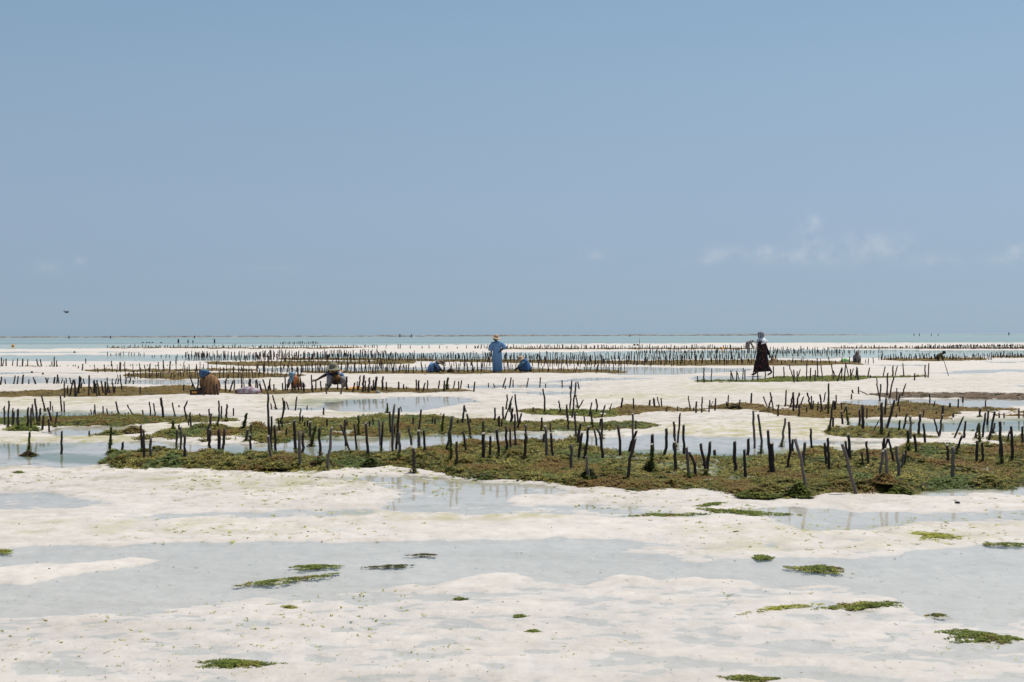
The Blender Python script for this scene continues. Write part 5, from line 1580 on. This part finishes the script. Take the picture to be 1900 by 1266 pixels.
g.loft('sleeve', [(3.6, -2.4, 22), (4.8, -3, 18.4), (6.6, -3, 14.8)], [(1.6, 1.6), (1.6, 1.6), (1.2, 1.2)], MAUVE, 3, .05, 12, 2, parent=dr)
g.lathe('headscarf', (7.6, 0, 22.8), [(1.6, -2), (2.5, -.6), (2.3, 1), (1.2, 2), (.2, 2.3)], MAUVEP, (.7, 0), 0, 14)

# 9. person wrapped in a striped shawl -------------------------------------------
g = Figure('person wrapped in a brown mauve striped shawl sitting far out at right', 1590, 673)
J = dict(pelvis=(0, 1, 4), belly=(0, .6, 8), chest=(0, 0, 12), neck=(.4, -.3, 15), jaw=(.4, -.8, 16.2), head=(.5, -.6, 18.3), crown=(.5, -.4, 20.6),
         shL=(-4, 0, 12), elL=(-6, -1, 7), wrL=(-4.4, -4, 3.6), haL=(-3.6, -5, 2.8), shR=(4, 0, 12), elR=(6, -1, 7), wrR=(4.4, -4, 3.6), haR=(3.6, -5, 2.8),
         hipL=(-2, 0, 3.6), knL=(-4.6, -5, 6), anL=(-3.4, -2, 1), toL=(-4, -4.6, .6), hipR=(2, 0, 3.6), knR=(4.6, -5, 6), anR=(3.4, -2, 1), toR=(4, -4.6, .6))
g.body(J, (-.2, -.9, -.3), .95)
g.loft('shawl', [(.4, -.2, 16.4), (.3, 0, 14.6), (0, 0, 12), (0, 0, 7), (0, 0, 2.6), (0, 0, .4)], [(2.6, 2.4), (5.6, 3.6), (7.2, 4.6), (7.8, 5.4), (7.4, 6), (7, 6)], MAUVEP, 6, .07, 30, 2)
g.loft('headscarf', [(.5, -.3, 22), (.5, -.3, 21), (.5, -.2, 18.4), (.4, 0, 15)], [(.8, .8), (2.6, 2.6), (3.3, 3), (4.4, 3.2)], MAUVEP, 4, .05, 20, 2)

# 10. dark bending figure at far right ---------------------------------------------
g = Figure('person in olive stooping over stakes with a dark blue headwrap, far right', 1746, 670)
J = dict(pelvis=(-7, 0, 7.6), belly=(-4.4, 0, 9.6), chest=(0, 0, 11.4), neck=(3.2, 0, 13.4), jaw=(5.2, -.2, 14), head=(5.8, -.2, 15.8), crown=(5.8, 0, 18),
         shL=(.6, -3, 11), elL=(1.4, -4, 6.4), wrL=(3, -4, 2.4), haL=(3.4, -4, 1.4), shR=(.6, 3, 11), elR=(2, 4, 6), wrR=(4, 4, 2.4), haR=(4.4, 4, 1.4),
         hipL=(-7, -2, 7), knL=(-3.6, -2.6, 6.4), anL=(-6, -2.6, .9), toL=(-3.6, -2.7, .5), hipR=(-7, 2, 7), knR=(-3.4, 2.6, 6.4), anR=(-6, 2.6, .9), toR=(-3.6, 2.7, .5))
g.body(J, (.8, -.3, -.5), .95)
dr = g.loft('dress', [(3, 0, 14), (1.4, 0, 13.2), (-2.4, 0, 11), (-6.2, 0, 8.8), (-8.6, 0, 6.4), (-9.4, 0, 4)], [(1.6, 2), (3, 3.8), (3.4, 4.2), (3.6, 4.4), (3.2, 4.4), (2.2, 4)], OLIVE, 5, .07, 24, 2)
g.loft('sleeve', [(.8, -2.8, 12), (1.6, -4, 8), (2.2, -4, 5)], [(1.8, 1.8), (1.8, 1.8), (1.4, 1.4)], OLIVE, 3, .05, 12, 2, parent=dr)
g.lathe('headwrap', (5.8, 0, 16.2), [(2.0, -2.6), (3.2, -1), (3.4, .6), (2.4, 2.2), (.3, 2.9)], NAVY, (.1, 0), .03, 16)


# far waders and the little figures on the reef: a few pixels each
def wader(label, u, v, hpx, arm=False, group=None, lift=0.0):
    g_ = Figure(label, u, v, group)
    if lift:
        g_.root.location.z += lift
    k = hpx / 10.0
    J_ = dict(pelvis=(0, 0, 3.2), belly=(.1, 0, 4.8), chest=(.1, 0, 6.6), neck=(0, 0, 8), jaw=(0, 0, 8.3), head=(0, -.1, 8.9), crown=(0, 0, 9.6),
              shL=(-1.1, 0, 7.2), elL=(-1.5, -.2, 5.4), wrL=(-1.3, -.9, 4.2), haL=(-1.2, -1.1, 3.9), shR=(1.1, 0, 7.2), elR=(1.5, -.2, 5.4), wrR=(1.2, -.9, 4.2), haR=(1.1, -1.1, 3.9),
              hipL=(-.5, 0, 3), knL=(-.6, 0, .6), anL=(-.6, 0, -1.6), toL=(-.7, -.8, -2), hipR=(.5, 0, 3), knR=(.6, 0, .6), anR=(.6, 0, -1.6), toR=(.7, -.8, -2))
    if arm:
        J_.update(elL=(-1.7, 0, 8.2), wrL=(-1.5, 0, 10.2), haL=(-1.4, 0, 10.8))
    J_ = {a: tuple(c * k for c in b) for a, b in J_.items()}
    g_.body(J_, (0, -1, -.1), .95)
    g_.loft('dress', [(0, 0, 8.0 * k), (0, 0, 7.3 * k), (0, 0, 5 * k), (0, 0, 3 * k), (0, 0, .2 * k)], [(.4 * k, .4 * k), (1.3 * k, .9 * k), (1.2 * k, .9 * k), (1.5 * k, 1.1 * k), (1.7 * k, 1.3 * k)], NAVY, 5, .05, 14, 1)
    return g_


wader('dark wading figure, leftmost and largest of the far group', 331, 637, 9)
wader('dark wading figure in the middle of the far group', 349, 637, 7)
wader('smallest wading figure at the right of the far group', 358, 637, 6)
wader('lone far wading figure raising one arm', 398, 637, 8.5, True)
for (lb, u, dv, hp, lf) in [('tiny figure on the reef line, leftmost of all', 128, 5.6, 6.5, .3), ('tiny figure on the reef line above the grassy left row', 205, 5.6, 6, .3),
                            ('tiny figure on the reef line above the far waders', 361, 5.6, 6, .3), ('tiny figure standing alone left of the pair on the reef line', 742, 5.2, 7, .4),
                            ('taller of two tiny figures side by side on the reef line', 764, 5.2, 6.5, .4), ('shorter of two tiny figures side by side on the reef line', 761, 5.2, 4.5, .4),
                            ('tiny figure on the reef line left of the walking woman', 1169, 5.2, 5, .4), ('tiny figure on the horizon, first right of the reef end', 1696, 5, 5, .2),
                            ('tiny figure on the horizon, second right of the reef end', 1706, 5, 5, .2), ('tiny figure on the horizon, third right of the reef end', 1728, 5, 4.5, .2),
                            ('tiny figure on the horizon, fourth right of the reef end', 1741, 5, 4, .2), ('tiny figure on the horizon nearest the right edge', 1872, 5, 6.5, .4)]:
    wader(lb, u, HC - (u - 950) * HSL + dv, hp, lift=lf)

# ------------------------------------------------------------------ things beside the people
def heap(name, label, cat, u, v, w, h, mat, seed=1, depth=.7, lump=.22, n=22, group=None):
    x, y, z = place(u, v)
    pm = y / F
    bm = bmesh.new()
    bmesh.ops.create_icosphere(bm, subdivisions=3, radius=1)
    rg_ = random.Random(seed)
    ph = [rg_.uniform(0, 6) for _ in range(6)]
    for v_ in bm.verts:
        c = v_.co
        k = 1 + lump * (math.sin(3 * c.x + ph[0]) * math.sin(3 * c.y + ph[1]) + .6 * math.sin(6 * c.x + 4 * c.z + ph[2]) * math.sin(5 * c.y + ph[3]))
        v_.co = Vector((c.x * k * w * pm * .5, c.y * k * w * pm * .5 * depth, max(c.z * k, -.25) * h * pm * .8 + h * pm * .2))
    for f in bm.faces:
        f.smooth = True
    return tag(bm_obj(name, bm, mat, None, (x, y, z)), label, cat, group)


sk = heap('sack', 'pale pink and white stuffed sack lying by the seated woman in brown', 'sack', 461, 731, 44, 12, mat_stripes('pink_white_sack', (.52, .47, .49), (.34, .22, .26), 1.6, 'X'), 3, .5, .2)
heap('bundle', 'amber yellow cloth bundle on the sand right of the squatting woman', 'bundle', 657, 724, 26, 6, AMBER, 5, .6)
heap('green_net', 'bright green net heap left of the person in the striped shawl', 'net', 1568, 671, 18, 5, LIME, 7)
heap('buoy', 'small orange float lying alone on far left sand', 'float', 24, 644, 5.5, 5, AMBER, 9, 1, .05)
heap('bundle', 'tan bundle on the far stake row left of the bending figure', 'bundle', 1340, 648.5, 8, 4, AMBER, 10)
heap('mound', 'left of two small dark mounds on far bare sand', 'mound', 1177, 641.5, 4.5, 3, DARKC, 11, group='dark mounds on the far sand')
heap('mound', 'right of two small dark mounds on far bare sand', 'mound', 1183, 641.5, 5, 3, DARKC, 12, group='dark mounds on the far sand')
heap('seaweed_pile', 'brown seaweed pile right of the crouched woman', 'seaweed', 836, 691, 11, 7, mat_plain('brown_weed_pile', (.09, .06, .035), .9, .4, 8), 13)
heap('stone', 'small black stone lying on sand at right below the front bed', 'stone', 1776, 936, 10, 4, mat_plain('black_stone', (.03, .03, .032), .7), 14, .6, .1)
heap('shell', 'left white shell at the foot of a front stake', 'shell', 1606, 869, 5, 4, mat_plain('white_shell_big', (.72, .66, .58), .6), 15)
heap('shell', 'right white shell at the foot of a front stake', 'shell', 1616, 868.5, 5, 3, bpy.data.materials['white_shell_big'], 16)
heap('net_bundle', 'grey net bundle on the weed strip right of the amber bundle', 'net', 701, 730, 9, 5.5, mat_plain('grey_net', (.25, .25, .23), .9, .4, 30), 18, .8, .1)
for lb, uu in (('leftmost dark float in the far shallow water', 265), ('second dark float in the far shallow water', 272), ('third dark float in the far shallow water', 277),
               ('fourth dark float in the far shallow water', 283), ('rightmost dark float in the far shallow water', 299)):
    heap('float', lb, 'float', uu, 636.6, 3.6, 2, NAVY, uu, group='floats in the far shallows')
# far weed tussocks on the left sand
for lb, uu, vv in (('small dark tussock on the left strip of wet sand', 59, 692), ('dark tussock right of the small one on wet sand', 79, 695), ('tiny dark tussock on far left sand', 138, 655)):
    heap('tussock', lb, 'seaweed', uu, vv, 4.5, 3.2, OLIVE, uu)

# black tray in front of the woman in brown
x, y, z = place(364, 733)
pm = y / F
bm = bmesh.new()


def box(bm, c, s, rz=0, mi=0):
    mt = Matrix.Translation(c) @ Matrix.Rotation(rz, 4, 'Z') @ Matrix.Diagonal((*s, 1))
    r_ = bmesh.ops.create_cube(bm, size=1, matrix=mt)
    for v_ in r_['verts']:
        for f_ in v_.link_faces:
            f_.material_index = mi


Wd, Dp, Hh = 22 * pm, 20 * pm, 9 * pm
box(bm, (0, 0, .01), (Wd, Dp, .02))
for sx in (-1, 1):
    box(bm, (sx * Wd / 2, 0, Hh / 2), (.02, Dp + .02, Hh))
    box(bm, (0, sx * Dp / 2, Hh / 2 + .002), (Wd - .022, .02, Hh))
o = bm_obj('basket', bm, mat_plain('dark_red_black_plastic', (.025, .012, .012), .5, .4, 9), None, (x, y + 8 * pm, z))
tag(o, 'dark low basket in front of the seated woman in brown', 'basket')
bm = bmesh.new()
box(bm, (-.4 * Wd + .08, -Dp / 2 - .016, Hh * .55), (.13, .01, Hh * .35))
bm_obj('patch', bm, AMBER, o)

# bag in the walking woman's hand
bm = bmesh.new()
bmesh.ops.create_icosphere(bm, subdivisions=3, radius=1)
for v_ in bm.verts:
    c = v_.co
    w_ = 1 + .12 * math.sin(4 * c.x + 2) * math.sin(4 * c.z)
    v_.co = Vector((c.x * w_ * 5.6, c.y * w_ * 3.4, c.z * w_ * 4.8)) * WPM
for f in bm.faces:
    f.smooth = True
o = bm_obj('bag', bm, mat_plain('tan_woven_bag', (.36, .22, .12), .9, .3, 40), None, (WX + 23.5 * WPM, WY + 4.4 * WPM, WZ + 28.4 * WPM))
tag(o, 'tan woven bag held in the walking woman\'s trailing hand', 'bag')
bm = bmesh.new()
tube(bm, [Vector((-4.6, 0, 2.2)) * WPM, Vector((-4.4, 0, 5.2)) * WPM, Vector((-2.2, 0, 5.4)) * WPM, Vector((-.6, 0, 4.2)) * WPM], [.012, .011, .011, .012])
bm_obj('handle', bm, bpy.data.materials['tan_woven_bag'], o)

# bird low over the horizon at left
Yb = 95.0
bx, bz = (123.5 - 950) / F * Yb, H + (HC - (123.5 - 950) * HSL - 580) / F * Yb
root = bpy.data.objects.new('bird', None)
COL.objects.link(root)
root.location = (bx, Yb, bz)
root.rotation_euler = (0, .15, .9)
tag(root, 'small dark bird flying low above the sea at left', 'bird')
BIRD = mat_plain('dark_feathers', (.03, .028, .032), .7, .3, 30)
bm = bmesh.new()
tube(bm, [(-.17, 0, -.01), (-.12, 0, 0), (-.04, 0, .0), (.06, 0, .012), (.11, 0, .025), (.145, 0, .025), (.175, 0, .018)], [.008, .028, .045, .042, .026, .026, .003], 10)
bm_obj('body', bm, BIRD, root)
for sx in (-1, 1):
    bm = bmesh.new()
    top = [(.06, sx * .03, .01), (.08, sx * .14, .10), (.03, sx * .27, .13), (-.05, sx * .36, .10), (-.06, sx * .24, .085), (-.06, sx * .12, .06), (-.07, sx * .03, .0)]
    a = [bm.verts.new(p) for p in top]
    b = [bm.verts.new((p[0], p[1], p[2] - .010)) for p in top]
    bm.faces.new(a)
    bm.faces.new(b[::-1])
    for k in range(len(a)):
        bm.faces.new((a[k], b[k], b[(k + 1) % len(a)], a[(k + 1) % len(a)]))
    bm_obj('wing', bm, BIRD, root)
bm = bmesh.new()
a = [bm.verts.new(p) for p in ((-.13, .018, .0), (-.24, .05, -.012), (-.24, -.05, -.012), (-.13, -.018, .0))]
b = [bm.verts.new((v_.co.x, v_.co.y, v_.co.z - .008)) for v_ in a]
bm.faces.new(a)
bm.faces.new(b[::-1])
for k in range(4):
    bm.faces.new((a[k], b[k], b[(k + 1) % 4], a[(k + 1) % 4]))
bm_obj('tail', bm, BIRD, root)
